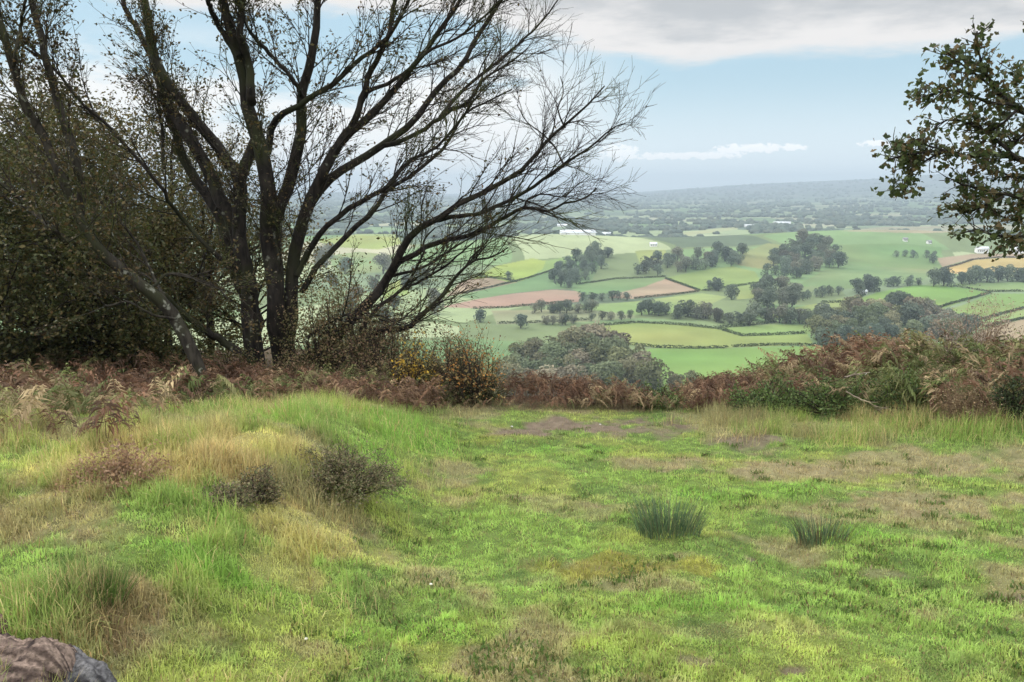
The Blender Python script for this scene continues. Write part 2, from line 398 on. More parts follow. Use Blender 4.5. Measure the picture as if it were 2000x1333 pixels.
def child(P, r, t, length, ang, up, K=7, wob=.06, out_dir=None, r0=None, tip=.25, spray=None):
    i = t * (len(P) - 1); a = int(i); b = min(a + 1, len(P) - 1); p = P[a] + (P[b] - P[a]) * (i - a)
    T = nrm(P[b] - P[max(a - 1, 0)] if b > 0 else P[1] - P[0])
    q = rng.normal(size=3)
    if spray is not None: q = q * np.array(spray)
    q = q - T * q.dot(T); q = q / (np.linalg.norm(q) + 1e-9)
    d = T * math.cos(ang) + q * math.sin(ang)
    if out_dir is not None: d = nrm(d + out_dir)
    pts = [p]; st = length / (K - 1)
    for k in range(K - 1):
        d = nrm(d + np.array([0, 0, up]) * st + rng.normal(size=3) * wob)
        p = p + d * st; pts.append(p)
    rp = r[a] if r0 is None else r0
    rr = rp * np.linspace(1, tip, K)
    return np.array(pts), rr

# ------------------------------------------------------------------ the big beech and the leaning tree, limbs traced from the photo
def limb(pts, w0, w1, d0, d1, K=22, wk=.80):
    n = len(pts)
    Q = []
    for i, (x, y) in enumerate(pts):
        t = i / (n - 1); D = d0 + (d1 - d0) * t + (.12 * rng.normal() if 0 < i < n - 1 else 0)
        p = at(x, y, D); w = (w0 + (w1 - w0) * t) * wk * D / F / 2
        Q.append([*p, w])
    Q = resample(Q, K)
    P = Q[:, :3]; 
    P[1:-1] += rng.normal(size=(K - 2, 3)) * np.minimum(.012, .25 * Q[1:-1, 3:4])
    return P, np.maximum(Q[:, 3], .004)
BEECH = [
 ([(500,740),(497,694),(490,610),(486,550),(469,487),(466,440),(469,350),(490,298),(505,262)],52,24,15.0,15.3),
 ([(552,750),(550,700),(539,628),(536,540),(524,470),(522,368),(504,266),(487,224),(480,175),(466,105),(452,60),(434,0),(420,-80),(400,-200)],52,15,15,14.2),
 ([(492,200),(490,182),(487,122),(469,70),(475,0),(480,-90),(470,-190)],24,10,14.6,14.0),
 ([(466,110),(435,60),(413,21),(400,-20),(380,-110)],16,7,14.4,13.3),
 ([(480,560),(466,467),(455,434),(430,390),(403,326),(361,256),(333,210),(309,140),(291,52),(280,0),(265,-90),(250,-200)],40,14,15.2,16.0),
 ([(486,600),(450,500),(420,403),(371,336),(340,250),(315,175),(300,120)],30,17,15.3,16.3),
 ([(469,400),(466,350),(420,280),(368,217),(326,161),(302,110),(295,70)],30,20,15.4,15.9),
 ([(300,116),(270,60),(242,7),(225,-60),(190,-150)],15,7,16,17),
 ([(545,640),(541,540),(539,440),(567,350),(582,290),(588,245),(592,182),(609,122),(616,52),(623,0),(630,-90),(655,-200)],38,10,15.1,15.0),
 ([(592,190),(574,158),(525,105),(490,63),(470,20),(440,-50)],12,6,15,14),
 ([(522,300),(529,263),(546,228),(588,203),(640,170),(700,120),(760,70),(800,0),(840,-80)],20,5,15.1,13.8),
 ([(562,700),(568,600),(574,505),(595,421),(613,378),(648,305),(665,275),(686,259),(740,210),(796,147),(845,80),(901,0),(930,-60)],36,6,14.9,14.6),
 ([(645,308),(670,270),(698,224),(719,150),(754,84),(772,0),(790,-90)],20,7,14.9,14.0),
 ([(605,400),(625,370),(660,340),(698,315),(750,284),(810,235),(852,175),(898,133),(936,66),(978,0),(1020,-70)],24,7,14.9,16.2),
 ([(750,284),(800,270),(859,231),(890,210),(915,200),(943,157),(985,130),(1010,112),(1030,95)],13,3,15.3,15.9),
 ([(859,231),(900,180),(960,130),(1010,90),(1060,40),(1090,0)],10,3,15.8,17.2),
 ([(719,180),(780,150),(840,100),(900,70),(960,20),(1010,-30)],10,3,14.7,13.6),
 ([(578,540),(600,500),(625,455),(688,403),(730,382),(765,357),(796,315),(850,290),(900,235),(930,190),(960,160)],17,3,14.8,14.0),
 ([(590,570),(620,520),(680,460),(730,413),(757,371),(810,340),(873,280),(905,225),(950,200),(1000,175)],16,3,14.8,15.8),
 ([(560,720),(620,690),(695,617),(730,580),(751,551),(775,510),(789,477),(810,455),(842,431),(880,410),(950,371),(1020,333),(1059,284),(1104,245),(1146,207),(1181,168)],30,3,14.8,13.6),
 ([(845,430),(900,424),(933,417),(1003,389),(1055,354),(1101,322),(1153,287),(1195,252),(1222,242)],13,2.5,14.4,13.2),
 ([(1101,322),(1085,290),(1060,262),(1030,240),(1010,205)],5,2,13.9,13.6),
 ([(1104,250),(1090,215),(1100,180),(1095,150)],4.5,2,13.9,13.8),
 ([(770,520),(800,500),(842,477),(880,468),(915,460),(975,431),(1024,407),(1050,411),(1073,413),(1104,396),(1140,390),(1165,368)],15,3,14.7,13.9),
 ([(1024,407),(1030,390),(1060,380),(1100,385),(1120,368),(1150,345)],5,2,14,13.8),
 ([(620,715),(700,680),(740,645),(796,642),(830,610),(845,596),(870,570),(887,547),(905,525),(929,508),(960,503),(992,484)],18,3,14.4,13.6),
 ([(929,508),(940,490),(952,470),(970,450)],5,2,13.9,13.6),
 ([(700,650),(740,600),(790,560),(825,500),(828,470),(850,445)],11,3,14.5,14.3),
 ([(790,565),(830,545),(870,520),(905,490),(930,470)],8,2.5,14.4,13.7),
 ([(760,540),(800,530),(830,520),(870,495),(910,470),(950,450)],9,2.5,14.6,15.4),
 ([(452,519),(425,500),(403,480),(364,435),(333,400),(315,367),(252,291),(210,245),(158,200),(100,130),(45,91),(0,60)],12,5,14.6,13.2),
 ([(500,712),(470,690),(431,666),(400,645),(378,631),(345,600),(320,575),(280,560)],24,8,14.4,13.6),
 ([(450,431),(425,405),(414,440),(400,500),(380,560)],7,4,15.4,15.8),
 ([(320,330),(318,280),(312,220),(308,180)],9,7,15.6,15.8),
 ([(600,660),(650,625),(700,612),(745,618),(790,640)],9,3,14.4,13.6),
]
LEAN = [
 ([(395,740),(390,722),(365,665),(343,624),(320,596),(291,568),(258,540),(224,519),(205,495),(182,470),(154,428),(140,396),(119,343),(88,273),(53,210),(28,140),(0,53),(-25,-40),(-60,-150)],36,15,12.9,12.5),
 ([(154,425),(158,380),(151,315),(126,245),(105,168),(88,105),(74,46),(60,0),(50,-80),(30,-180)],24,12,12.8,13.4),
 ([(212,512),(196,508),(140,484),(105,452),(52,403),(0,357),(-60,320)],13,7,12.7,11.8),
 ([(343,624),(320,580),(300,540),(270,480),(240,440),(200,400),(180,340)],9,4,13,13.8),
 ([(28,140),(31,98),(40,50),(49,0),(60,-60)],10,6,12.6,12.2),
 ([(291,568),(320,540),(350,535),(380,545),(420,560),(450,590)],9,4,12.9,13.2),
 ([(182,470),(184,430),(181,380),(178,350)],6,3,12.8,12.6),
 ([(343,624),(300,616),(250,590),(210,598),(190,580)],8,3,12.9,12.2),
]
def px_of(p):
    x, y = project(np.array(p)); return float(x), float(y)
def make_tree(limbs, name, label, loc, leafiness, mat, dens=1.0, minlev=.004, lpal=None, lsize=.065):
    root = empty(name, loc, label, 'tree')
    T0, T1, T2 = Tubes(), Tubes(), Tubes(); L0, L1, L2, L3 = [], [], [], []
    loc = np.array(loc)
    for a in limbs:
        P, r = limb(*a); L0.append((P, r)); T0.add(P - loc, r, 8 if r[0] > .05 else 6)
    base = L0[0][0][0]
    for P, r in L0:
        ln = np.linalg.norm(P[-1] - P[0]); n = int(ln * 3.6 * dens) + 1
        for k in range(n):
            t = .22 + .76 * (k + rng.random()) / n
            od = nrm(P[-1] - P[0]) * .35
            rr = r[int(t * (len(r) - 1))]
            q = child(P, r, t, rng.uniform(.7, 1.7) * (1.08 - .78 * t) * min(1, .55 + rr * 22), R(rng.uniform(22, 55)), .22, 8, .09, od, min(rr * .55, .014), .3)
            L1.append(q); T1.add(q[0] - loc, np.maximum(q[1], minlev), 5)
        # the limb's own tip breaks into twigs
    for P, r in L1:
        n = int(rng.integers(5, 9) * min(dens, 1.1))
        for k in range(n):
            q = child(P, r, .2 + .75 * (k + rng.random()) / n, rng.uniform(.3, .75), R(rng.uniform(22, 48)), .2, 5, .08, nrm(P[-1] - P[0]) * .3, min(r[2] * .6, .007), .4)
            L2.append(q); T2.add(q[0] - loc, np.maximum(q[1], .0026), 3)
    for P, r in L2:
        for k in range(int(rng.integers(2, 5))):
            q = child(P, r, rng.uniform(.25, .95), rng.uniform(.12, .3), R(rng.uniform(25, 45)), .1, 3, .05, None, .003, .6)
            L3.append(q); T2.add(q[0] - loc, np.maximum(q[1], .0022), 3)
    add('trunk', T0.mesh('trunk', mat), root)
    add('branches', T1.mesh('branches', mat), root)
    add('twigs', T2.mesh('twigs', M_TWIG), root)
    C = []
    for P, r in L2 + L3:
        x, y = px_of(P[-1]); k = rng.poisson(leafiness(x, y))
        for _ in range(k): C.append(P[rng.integers(1, len(P))] + rng.normal(size=3) * .02)
    C = np.array(C) - loc
    me = leaf_mesh('crown', C, rng.uniform(.6, 1.15, len(C)) * lsize, M_LEAF, pick(lpal, len(C)), flat=.5)
    add('crown', me, root)
    return root
def lf_beech(x, y):
    if x < 560: return 3.0 if y < 330 else 2.0
    a = float(np.interp(x, [560, 700, 850, 950, 1050, 1120], [2.4, 1.1, .8, .3, .02, .0]))
    if 620 < x < 900 and 330 < y < 430: a *= 1.3
    if y > 450: a *= .9
    return a
PAL_BEECH = [(.055,.055,.018),(.070,.058,.02),(.09,.058,.024),(.04,.048,.016),(.11,.08,.03)]
make_tree(BEECH, 'beech_tree', 'big many-stemmed dark tree with bare twigs spreading right over the valley', at(530,715,15.0), lf_beech, M_BARK, lpal=PAL_BEECH)
make_tree(LEAN, 'leaning_tree', 'lichen-spotted tree leaning steeply to the left across the dark wood', at(392,722,12.9), lambda x, y: 3.6, M_BARK2, lpal=PAL_BEECH)

# ------------------------------------------------------------------ generic upright tree for the dark wood on the left
def wood_tree(name, label, x, y, h, crown_w, pal, nleaf, lsz, lean=(0, 0), low=.12, thick=.16):
    z = H(x, y); loc = np.array([x, y, z])
    root = empty(name, loc, label, 'tree', None)
    K = 12; t = np.linspace(0, 1, K)[:, None]
    P = np.hstack([lean[0] * t ** 1.3 + .12 * np.sin(3 * t + x), lean[1] * t, h * .9 * t]); P[1:, :2] += rng.normal(size=(K - 1, 2)) * .05
    r = thick * (1 - .8 * t[:, 0]) ** 1.0 + .01
    T0, T1 = Tubes(), Tubes(); T0.add(P, r, 8); L = []
    for k in range(26):
        tt = low + (1 - low) * (k + rng.random()) / 26
        ln = crown_w * .5 * (.45 + .75 * math.sin(math.pi * min(1, (tt * .85 + .12)))) * rng.uniform(.7, 1.15)
        q = child(P, r, tt, ln, R(rng.uniform(50, 80)), .12, 8, .10, None, max(.012, r[int(tt * (K - 1))] * .45), .25)
        T0.add(*q, 5); L.append(q)
    M = []
    for Pq, rq in L:
        for k in range(9):
            q = child(Pq, rq, rng.uniform(.2, 1), rng.uniform(.4, 1.0), R(rng.uniform(30, 65)), .05, 5, .1, None, .009, .4)
            T1.add(*q, 3); M.append(q[0])
    add('trunk', T0.mesh('trunk', M_BARK), root); add('branches', T1.mesh('branches', M_TWIG), root)
    M = np.array(M); i = rng.integers(0, len(M), nleaf); j = rng.integers(1, 5, nleaf)
    C = M[i, j] + rng.normal(size=(nleaf, 3)) * .16
    add('crown', leaf_mesh('crown', C, rng.uniform(.6, 1.3, nleaf) * lsz, M_LEAF, pick(pal, nleaf), flat=.4), root)
    return root
PD = [(.065,.074,.022),(.09,.088,.028),(.11,.09,.032),(.048,.058,.018)]
PO = [(.125,.105,.034),(.10,.092,.028),(.15,.108,.038),(.07,.072,.022)]
def wx(px, Y): return (px - 1000) / F * (Y * CP + .22 * Y * SP)
WOOD = [
 ('wood_tree','dark green tree at the left edge behind the leaning trunk', 20, 17.5, 5.6, 5.0, PD, 24000, .085),
 ('wood_tree','dark tree with a thin straight trunk between left edge and leaning tree', 130, 19.5, 5.4, 4.8, PD, 20000, .085),
 ('wood_tree','olive tree in the dark wood just behind the crossing of the leaning trunk', 235, 18.0, 4.9, 4.4, PO, 18000, .08),
 ('wood_tree','brownish thin-leaved tree behind the left stems of the big tree', 340, 20.5, 5.9, 4.4, PO, 15000, .08),
 ('wood_tree','low dark tree filling the gap left of the big tree stems', 415, 18.2, 4.0, 3.4, PD, 11000, .075),
 ('wood_tree','tall sparse tree far back in the wood above the left bracken', 70, 23.5, 8.2, 6.0, PO, 9000, .08),
 ('wood_tree','dark bushy tree low down at the left edge of the wood', -20, 14.8, 3.5, 3.6, PD, 12000, .08),
 ('wood_tree','low thicket tree under the leaning trunk at the bracken edge', 190, 16.0, 2.6, 3.4, PD, 12000, .075),
 ('wood_tree','low olive thicket tree between leaning trunk and big tree at the bracken', 320, 17.0, 2.8, 3.2, PO, 12000, .075),
 ('wood_tree','low dark thicket tree left of the leaning trunk foot', 80, 15.6, 2.3, 3.2, PD, 10000, .075),
 ('wood_tree','small shaded tree close behind the twin trunks', 500, 18.5, 3.0, 3.0, PO, 8000, .07),
 ('wood_tree','tall dark tree beyond the left edge of the wood', -160, 17.5, 7.0, 6.0, PD, 12000, .09),
]
for nm, lb, px, Y, h, cw, pal, nl, ls in WOOD:
    wood_tree(nm, lb, wx(px, Y), Y, h, cw, pal, int(nl * (.62 if h > 3.6 else .9)), ls, lean=(rng.uniform(-.5, .5), 0), thick=.045 + .007 * h, low=.12 if h > 3.6 else .03)

# ------------------------------------------------------------------ oak at the right
def build_oak():
    D = 8.0
    tx = wx(2230, 8.6); tz = H(tx, 8.6); loc = np.array([tx, 8.6, tz])
    root = empty('oak_tree', loc, 'leafy oak reaching its boughs in from the right edge', 'tree')
    T0, T1 = Tubes(), Tubes()
    top = at(2170, 150, 8.4)
    trunk = [[*(loc + [0, 0, -.1]), .13], [*(loc + [.05, 0, 1.0]), .11], [*(at(2200, 450, 8.5)), .09], [*(at(2160, 250, 8.4)), .07], [*top, .05], [*at(2120, -50, 8.3), .02]]
    Q = resample(trunk, 14); T0.add(Q[:, :3] - loc, Q[:, 3], 8)
    B = [([(2165,300),(2110,270),(2050,245),(1990,215),(1945,175),(1915,120),(1908,62)],22,4,8.4,8.0),
         ([(2180,380),(2110,345),(2050,325),(1985,310),(1930,300),(1890,305),(1840,295),(1780,300),(1735,312)],22,4,8.4,7.8),
         ([(2190,430),(2110,420),(2040,400),(1980,385),(1920,372),(1880,362),(1862,352)],16,3,8.4,8.1),
         ([(2200,500),(2120,488),(2050,470),(2000,462),(1950,462),(1905,448),(1880,455)],14,3,8.4,7.9),
         ([(1975,205),(1930,200),(1880,180),(1835,180),(1800,190)],9,3,8.1,7.8),
         ([(1990,312),(1940,270),(1890,240),(1850,235),(1825,250)],9,3,8.1,8.3),
         ([(1840,296),(1800,320),(1775,345),(1762,372)],7,3,7.9,7.8),
         ([(1850,296),(1810,285),(1770,280),(1740,290)],6,3,7.9,8.0),
         ([(1950,180),(1905,145),(1870,120),(1852,100)],6,3,8,8.2),
         ([(2050,245),(2020,190),(2000,150),(1985,140)],9,3,8.3,8.5),
         ([(2050,325),(2000,350),(1960,340),(1930,330)],9,3,8.3,8.6),
         ([(1960,385),(1925,400),(1890,415),(1870,400)],6,3,8.1,7.9),
         ([(2040,400),(1990,430),(1950,420),(1930,400)],7,3,8.2,8.5),
         ([(1985,215),(1960,240),(1925,255),(1900,225)],8,3,8.1,8.4),
         ([(2060,250),(2010,255),(1980,280),(1960,250)],8,3,8.3,8.6),
         ([(2100,345),(2040,360),(2010,390),(1985,410)],8,3,8.3,8.6),
         ([(2110,270),(2070,200),(2050,120),(2040,60)],14,4,8.4,8.8)]
    C = []
    for a in B:
        P, r = limb(*a, K=16); T0.add(P - loc, np.maximum(r, .005), 6)
        ln = np.linalg.norm(P[-1] - P[0]); n = int(ln * 30) + 6
        for k in range(n):
            q = child(P, r, .18 + .82 * (k + rng.random()) / n, rng.uniform(.08, .26), R(rng.uniform(30, 75)), .2, 5, .12, None, .005, .5)
            T1.add(q[0] - loc, q[1], 4)
            for _ in range(rng.integers(6, 13) if rng.random() < .80 else 0): C.append(q[0][rng.integers(1, 5)] + rng.normal(size=3) * .032)
    C = np.array(C) - loc
    add('trunk', T0.mesh('trunk', M_BARK), root); add('twigs', T1.mesh('twigs', M_TWIG), root)
    pal = [(.05,.07,.022),(.065,.085,.028),(.085,.075,.03),(.11,.08,.034),(.04,.055,.02),(.08,.10,.032)]
    add('crown', leaf_mesh('crown', C, rng.uniform(.042, .085, len(C)), M_LEAF, pick(pal, len(C)), flat=.25, shape='oak', droop=.4), root)
build_oak()

# ------------------------------------------------------------------ grass
def blades(name, x, y, length, width, cols, label, lean=.5, mat=M_BLADE, zoff=0.):
    n = len(x); z = height(x, y) - .004 + zoff
    a = rng.uniform(0, 2 * np.pi, n); d = np.stack([np.cos(a), np.sin(a), np.zeros(n)], -1)
    b = rng.uniform(0, 2 * np.pi, n); s = np.stack([np.cos(b), np.sin(b), np.zeros(n)], -1) * width[:, None] / 2
    B = np.stack([x, y, z], -1); lf = np.abs(rng.normal(size=n)) * lean; lf = np.minimum(lf, 1.3)
    L = length[:, None]; c1 = np.cos(lf * .5)[:, None]; s1 = np.sin(lf * .5)[:, None]; c2 = np.cos(lf * 1.5)[:, None]; s2 = np.sin(lf * 1.5)[:, None]
    up = np.array([0, 0, 1.])
    m = B + L * .55 * (up * c1 + d * s1); t = m + L * .45 * (up * c2 + d * s2)
    V = np.stack([B - s, B + s, m - s * .8, m + s * .8, t], 1).reshape(-1, 3)
    i = np.arange(n)[:, None] * 5
    q = i + np.array([[0, 1, 3, 2]]); tr = i + np.array([[2, 3, 4]])
    me = mesh_of(name, V, [q, tr], [mat], np.repeat(cols, 5, axis=0))
    o = add(name, me); setp(o, label, 'grass', kind='stuff'); return o
def sample_turf(n, r0, r1, azl=-36, azr=38):
    u = rng.random(n); r = r0 * (r1 / r0) ** u     # denser close by, where each blade shows
    a = np.radians(rng.uniform(azl, azr, n)); return np.sin(a) * r, np.cos(a) * r
def bank(x, y): return sst(-.3, -1.3, x - .05 * (y - 8))
# short turf
x, y = sample_turf(560000, 2.3, 13.2)
k = (rng.random(len(x)) > soil_amount(x, y) * .93) & (rng.random(len(x)) > .12 * bank(x, y)); x, y = x[k], y[k]
c = near_color(x, y); n = len(x)
tuft = fbm(x * 5, y * 5, 91, 3); tuft2 = fbm(x * 13, y * 13, 93, 2); ln = rng.uniform(.014, .034, n) * (.7 + .95 * sst(.35, .75, tuft) + .7 * sst(.45, .8, tuft2))
c = c * (1.38 + .85 * rng.random((n, 1))) * (.84 + .42 * sst(.3, .7, tuft2))[:, None] ; c[:, 0] += .03 * rng.random(n)
dry = rng.random(n) < .10; c[dry] = pick([(.34,.28,.13),(.26,.19,.09)], int(dry.sum()))
blades('lawn_grass', x, y, ln, rng.uniform(.0035, .0065, n), c, 'short bright green turf of the open path and clearing', 1.0)
x, y = sample_turf(60000, 2.5, 12.5); sa = soil_amount(x, y); th = near_color(x, y); k = rng.random(len(x)) < np.maximum(sa * .55, .5 * (th[:, 0] > th[:, 1] * .98)); x, y = x[k], y[k]; n = len(x)
blades('dead_grass_litter', x, y, rng.uniform(.015, .06, n), rng.uniform(.003, .007, n), pick([(.36,.29,.19),(.26,.19,.12),(.13,.09,.06),(.20,.22,.08)], n), 'dead grass blades and leaf litter strewn on the worn brown patches', 1.9)
nc = 900; cx, cy = sample_turf(nc, 2.5, 10.5); k = (bank(cx, cy) < .6) & (fbm(cx * 1.6, cy * 1.6, 95, 3) > .47); cx, cy = cx[k], cy[k]
i = rng.integers(0, len(cx), len(cx) * 34); sp = rng.uniform(.02, .06, len(cx))[i]
x = cx[i] + rng.normal(size=len(i)) * sp * 1.3; y = cy[i] + rng.normal(size=len(i)) * sp
blades('turf_weeds', x, y, rng.uniform(.02, .05, len(i)), rng.uniform(.007, .012, len(i)), pick([(.10,.17,.035),(.13,.20,.045),(.08,.13,.03),(.17,.15,.06)], len(i)), 'small dark flat-leaved weeds and moss dotted through the turf', 1.2, zoff=.006)
# longer grass on the bank and along the right verge
def longgrass(name, n, azl, azr, r0, r1, dens, label, l0, l1, pal_mix=.5):
    x, y = sample_turf(n, r0, r1, azl, azr)
    cl = fbm(x * 2.6, y * 2.6, 97, 3); k = rng.random(n) < dens(x, y) * sst(.35, .62, cl); x, y, cl = x[k], y[k], cl[k]
    m = len(x); c = near_color(x, y) * np.array([1.1, 1.05, 1.05]); lit = near_color(x, y)[:, 0] < .09
    c[lit] = pick([(.17,.20,.05),(.26,.22,.09),(.13,.17,.04)], int(lit.sum()))
    st = rng.random(m) < pal_mix * (.3 + .9 * sst(.4, .6, fbm(x * .7, y * .7, 101, 3)))
    c[st] = pick([(.40,.33,.16),(.33,.27,.12),(.30,.21,.10),(.27,.28,.10)], int(st.sum()))
    c = c * rng.uniform(1.05, 2.0, (m, 1))
    blades(name, x, y, rng.uniform(l0, l1, m) * (.6 + .9 * sst(.4, .75, cl)), rng.uniform(.0035, .006, m), c, label, .85)
longgrass('bank_grass', 300000, -38, 2, 3.0, 13.5, lambda x, y: bank(x, y) * (.35 + .65 * sst(-.8, -2., x)), 'long green and straw tussock grass covering the left bank', .07, .18, .26)
longgrass('verge_grass', 90000, 8, 40, 8.2, 12.8, lambda x, y: sst(8.6, 10.2, y + .35 * (x - 3)) * sst(1.6, 3.4, x), 'tufted pale green grass below the right bracken bank', .09, .22, .40)

# ------------------------------------------------------------------ bracken
def frond_protos(n=14, dead=True):
    out_ = []
    for _ in range(n):
        L = 1.0; K = 11; t = np.linspace(0, 1, K); bend = rng.uniform(.5, 1.35)
        ang = bend * t ** 1.3; stp = L / (K - 1)
        P = np.zeros((K, 3)); 
        for i in range(1, K):
            P[i] = P[i - 1] + stp * np.array([math.sin(ang[i]) , .06 * rng.normal(), math.cos(ang[i])])
        V, Q, o = [], [], 0
        v, q = tubes(P[None], (.008 * (1 - .7 * t))[None], 3); V.append(v); Q.append(q); o += len(v)
        for i in range(4 if dead else 3, K):
            for s in (-1, 1):
                if rng.random() < .08: continue
                for h in (0, .5):
                    p = P[i - 1] + (P[i] - P[i - 1]) * (1 - h)
                    T = nrm(P[i] - P[i - 1]); w = .30 * math.sin(math.pi * min(1, .25 + .75 * (i - h - 2) / (K - 2.0))) * rng.uniform(.7, 1.1) + .03
                    sd = nrm(np.array([0, s, 0]) + .45 * T + np.array([0, 0, rng.uniform(-.9, .15)]))
                    wd = nrm(np.cross(sd, rng.normal(size=3) * .5 + np.array([.3, 0, 1]))) * .020
                    mid = p + sd * w * .5; tip = p + nrm(sd + np.array([0, 0, rng.uniform(-.8, -.1)])) * w
                    V.append(np.array([p, mid + wd, tip, mid - wd])); Q.append(np.array([[0, 1, 2, 3]]) + o); o += 4
        out_.append((np.vstack(V), np.vstack(Q)))
    return out_
PROTO = frond_protos()
def scatter_fronds(name, x, y, size, colf, label, sink=.0):
    V, Q, Cc, o = [], [], [], 0
    z = height(x, y); n = len(x); col = colf(x, y); hm = .55 + .95 * sst(.3, .68, fbm(x * 1.3, y * 1.3, 119, 3))
    for i in range(n):
        v, q = PROTO[rng.integers(len(PROTO))]
        a = rng.uniform(0, 2 * np.pi); ca, sa = math.cos(a), math.sin(a); s = size[i] * hm[i]
        tl = rng.normal() * .25; vx = v[:, 0] + tl * v[:, 2]
        V.append(np.stack([(vx * ca - v[:, 1] * sa) * s + x[i], (vx * sa + v[:, 1] * ca) * s + y[i], v[:, 2] * s + z[i] - sink], -1))
        Q.append(q + o); o += len(v); Cc.append(np.repeat(col[i:i + 1] * rng.uniform(.8, 1.25), len(v), axis=0))
    me = mesh_of(name, np.vstack(V), [np.vstack(Q)], [M_FROND], np.vstack(Cc))
    ob = add(name, me); setp(ob, label, 'bracken', kind='stuff'); return ob
RED = [(.18,.098,.058),(.14,.078,.047),(.23,.145,.085),(.115,.070,.044)]
TAN = [(.36,.27,.15),(.27,.20,.11),(.20,.15,.08)]
GRN = [(.12,.14,.045),(.15,.155,.06),(.09,.11,.035),(.19,.18,.075)]
def bcol(wr, wt, wg):
    def f(x, y):
        n = len(x); v = fbm(x * .9, y * .7, 111, 3)
        u = rng.random(n) * .7 + .15 + (v - .5) * 2.6; c = pick(RED, n)
        a = (u > wr); c[a] = pick(TAN, int(a.sum())); b = u > wr + wt; c[b] = pick(GRN, int(b.sum())); return c
    return f
def band(n, x0, x1, f0, f1):
    x = rng.uniform(x0, x1, n); t = rng.random(n); y = f0(x) + (f1(x) - f0(x)) * t; return x, y, t
# left bank
x, y, t = band(2700, -10.8, -1.0, lambda x: 10.0 + .3 * np.sin(x * 1.7) - 1.7 * sst(-2.6, -5.2, x), lambda x: 15.5 + 0 * x)
scatter_fronds('bracken', x, y, rng.uniform(.26, .46, len(x)) * (.95 + .3 * sst(-2.5, -4.5, x)) * (1 - .15 * t), bcol(.80, .12, .2), 'rusty red bracken along the foot of the dark wood at left')
# patch further down at the left edge
x, y, t = band(1300, -6.4, -2.4, lambda x: 5.6 + 0 * x, lambda x: 9.8 + 0 * x); k = (x < -2.75 - .22 * (y - 6)) & (rng.random(len(x)) < .25 + .75 * sst(.42, .55, fbm(x * 1.4, y * 1.4, 141, 2))) ; x, y = x[k], y[k]
scatter_fronds('bracken', x, y, rng.uniform(.16, .36, len(x)), bcol(.45, .35, .4), 'mixed brown and olive bracken patch among long grass at the left edge')
# middle, beyond the bare soil
x, y, t = band(1000, -1.6, 3.4, lambda x: 11.6 + .25 * np.sin(x * 2.), lambda x: 13.6 + 0 * x)
scatter_fronds('bracken', x, y, rng.uniform(.17, .31, len(x)) * (.8 + .35 * np.abs(np.sin(x * 1.1 + .6))), bcol(.50, .2, .4), 'low dark red-brown bracken along the brow beyond the bare soil')
# right bank
x, y, t = band(2100, 2.6, 10.5, lambda x: 11.6 - 2.6 * sst(2.9, 6.0, x) + .4 * np.sin(x * 2.3), lambda x: 14.6 + 0 * x)
scatter_fronds('bracken', x, y, rng.uniform(.33, .60, len(x)) * (.46 + .50 * sst(2.7, 6.2, x)), bcol(.50, .20, .4), 'tall tangled russet bracken on the bank at right')

# ------------------------------------------------------------------ shrubs, bushes, saplings
def shrub(name, label, cat, px, py, Y, w, h, pal, nst, nleaf, lsz, stem_mat=None, lean=(0, 0), up=.35, group=None, thin=1.):
    if Y is None: p = hit(px, py); x, y = p[0], p[1]
    else: x, y = wx(px, Y), Y
    z = H(x, y) - .03; loc = np.array([x, y, z]); root = empty(name, loc, label, cat, group)
    T0, L = Tubes(), []
    for k in range(nst):
        a = rng.uniform(0, 2 * np.pi); rr = math.sqrt(rng.random()) * w * .5
        e = np.array([math.cos(a) * rr + lean[0], math.sin(a) * rr * .8 + lean[1], h * rng.uniform(.45, 1) * math.sqrt(max(.1, 1 - (rr / (w * .52)) ** 2))])
        b = np.array([math.cos(a) * rr * .25, math.sin(a) * rr * .25, 0.])
        mid = (b + e) / 2 + rng.normal(size=3) * h * .07 + np.array([0, 0, up * h * .15])
        P = resample([[*b, (.010 * h + .004) * thin], [*mid, (.007 * h + .003) * thin], [*e, .002 * thin]], 9); L.append((P[:, :3], P[:, 3])); T0.add(P[:, :3], P[:, 3], 4)
    M = []
    for P, r in L:
        for k in range(7):
            q = child(P, r, rng.uniform(.25, 1), rng.uniform(.12, .34) * h, R(rng.uniform(25, 60)), .3, 5, .12, None, .0035 * thin, .5)
            T0.add(*q, 3); M.append(q[0])
    M = np.array(M)
    add('stems', T0.mesh('stems', stem_mat or M_TWIG), root)
    if nleaf:
        i = rng.integers(0, len(M), nleaf); j = rng.integers(1, 5, nleaf); C = M[i, j] + rng.normal(size=(nleaf, 3)) * lsz * .8
        add('foliage', leaf_mesh('foliage', C, rng.uniform(.6, 1.3, nleaf) * lsz, M_LEAF, pick(pal, nleaf), flat=.3), root)
    return root
HEATH = [(.20,.19,.09),(.15,.115,.07),(.24,.19,.11),(.13,.15,.06)]
shrub('heather_bush', 'dark rounded heather bush on the grassy bank', 'bush', 652, 970, None, 1.05, .36, HEATH, 190, 14000, .017, up=.2, thin=.4)
shrub('heather_bush', 'small dark upright sprig of heather left of the rounded bush', 'bush', 508, 985, None, .30, .27, HEATH, 46, 2400, .017, thin=.4)
shrub('heather_bush', 'low sparse grey heather between the sprig and long grass', 'bush', 440, 985, None, .50, .15, HEATH, 60, 2400, .016, thin=.4)
OLV = [(.15,.13,.055),(.19,.155,.07),(.11,.11,.04),(.22,.15,.08)]
GLD = [(.46,.30,.04),(.42,.26,.04),(.26,.20,.06),(.20,.17,.06)]
ORG = [(.44,.22,.06),(.36,.17,.055),(.38,.28,.11),(.24,.18,.08)]
BRN = [(.20,.12,.075),(.15,.09,.055),(.25,.17,.10),(.11,.10,.045)]
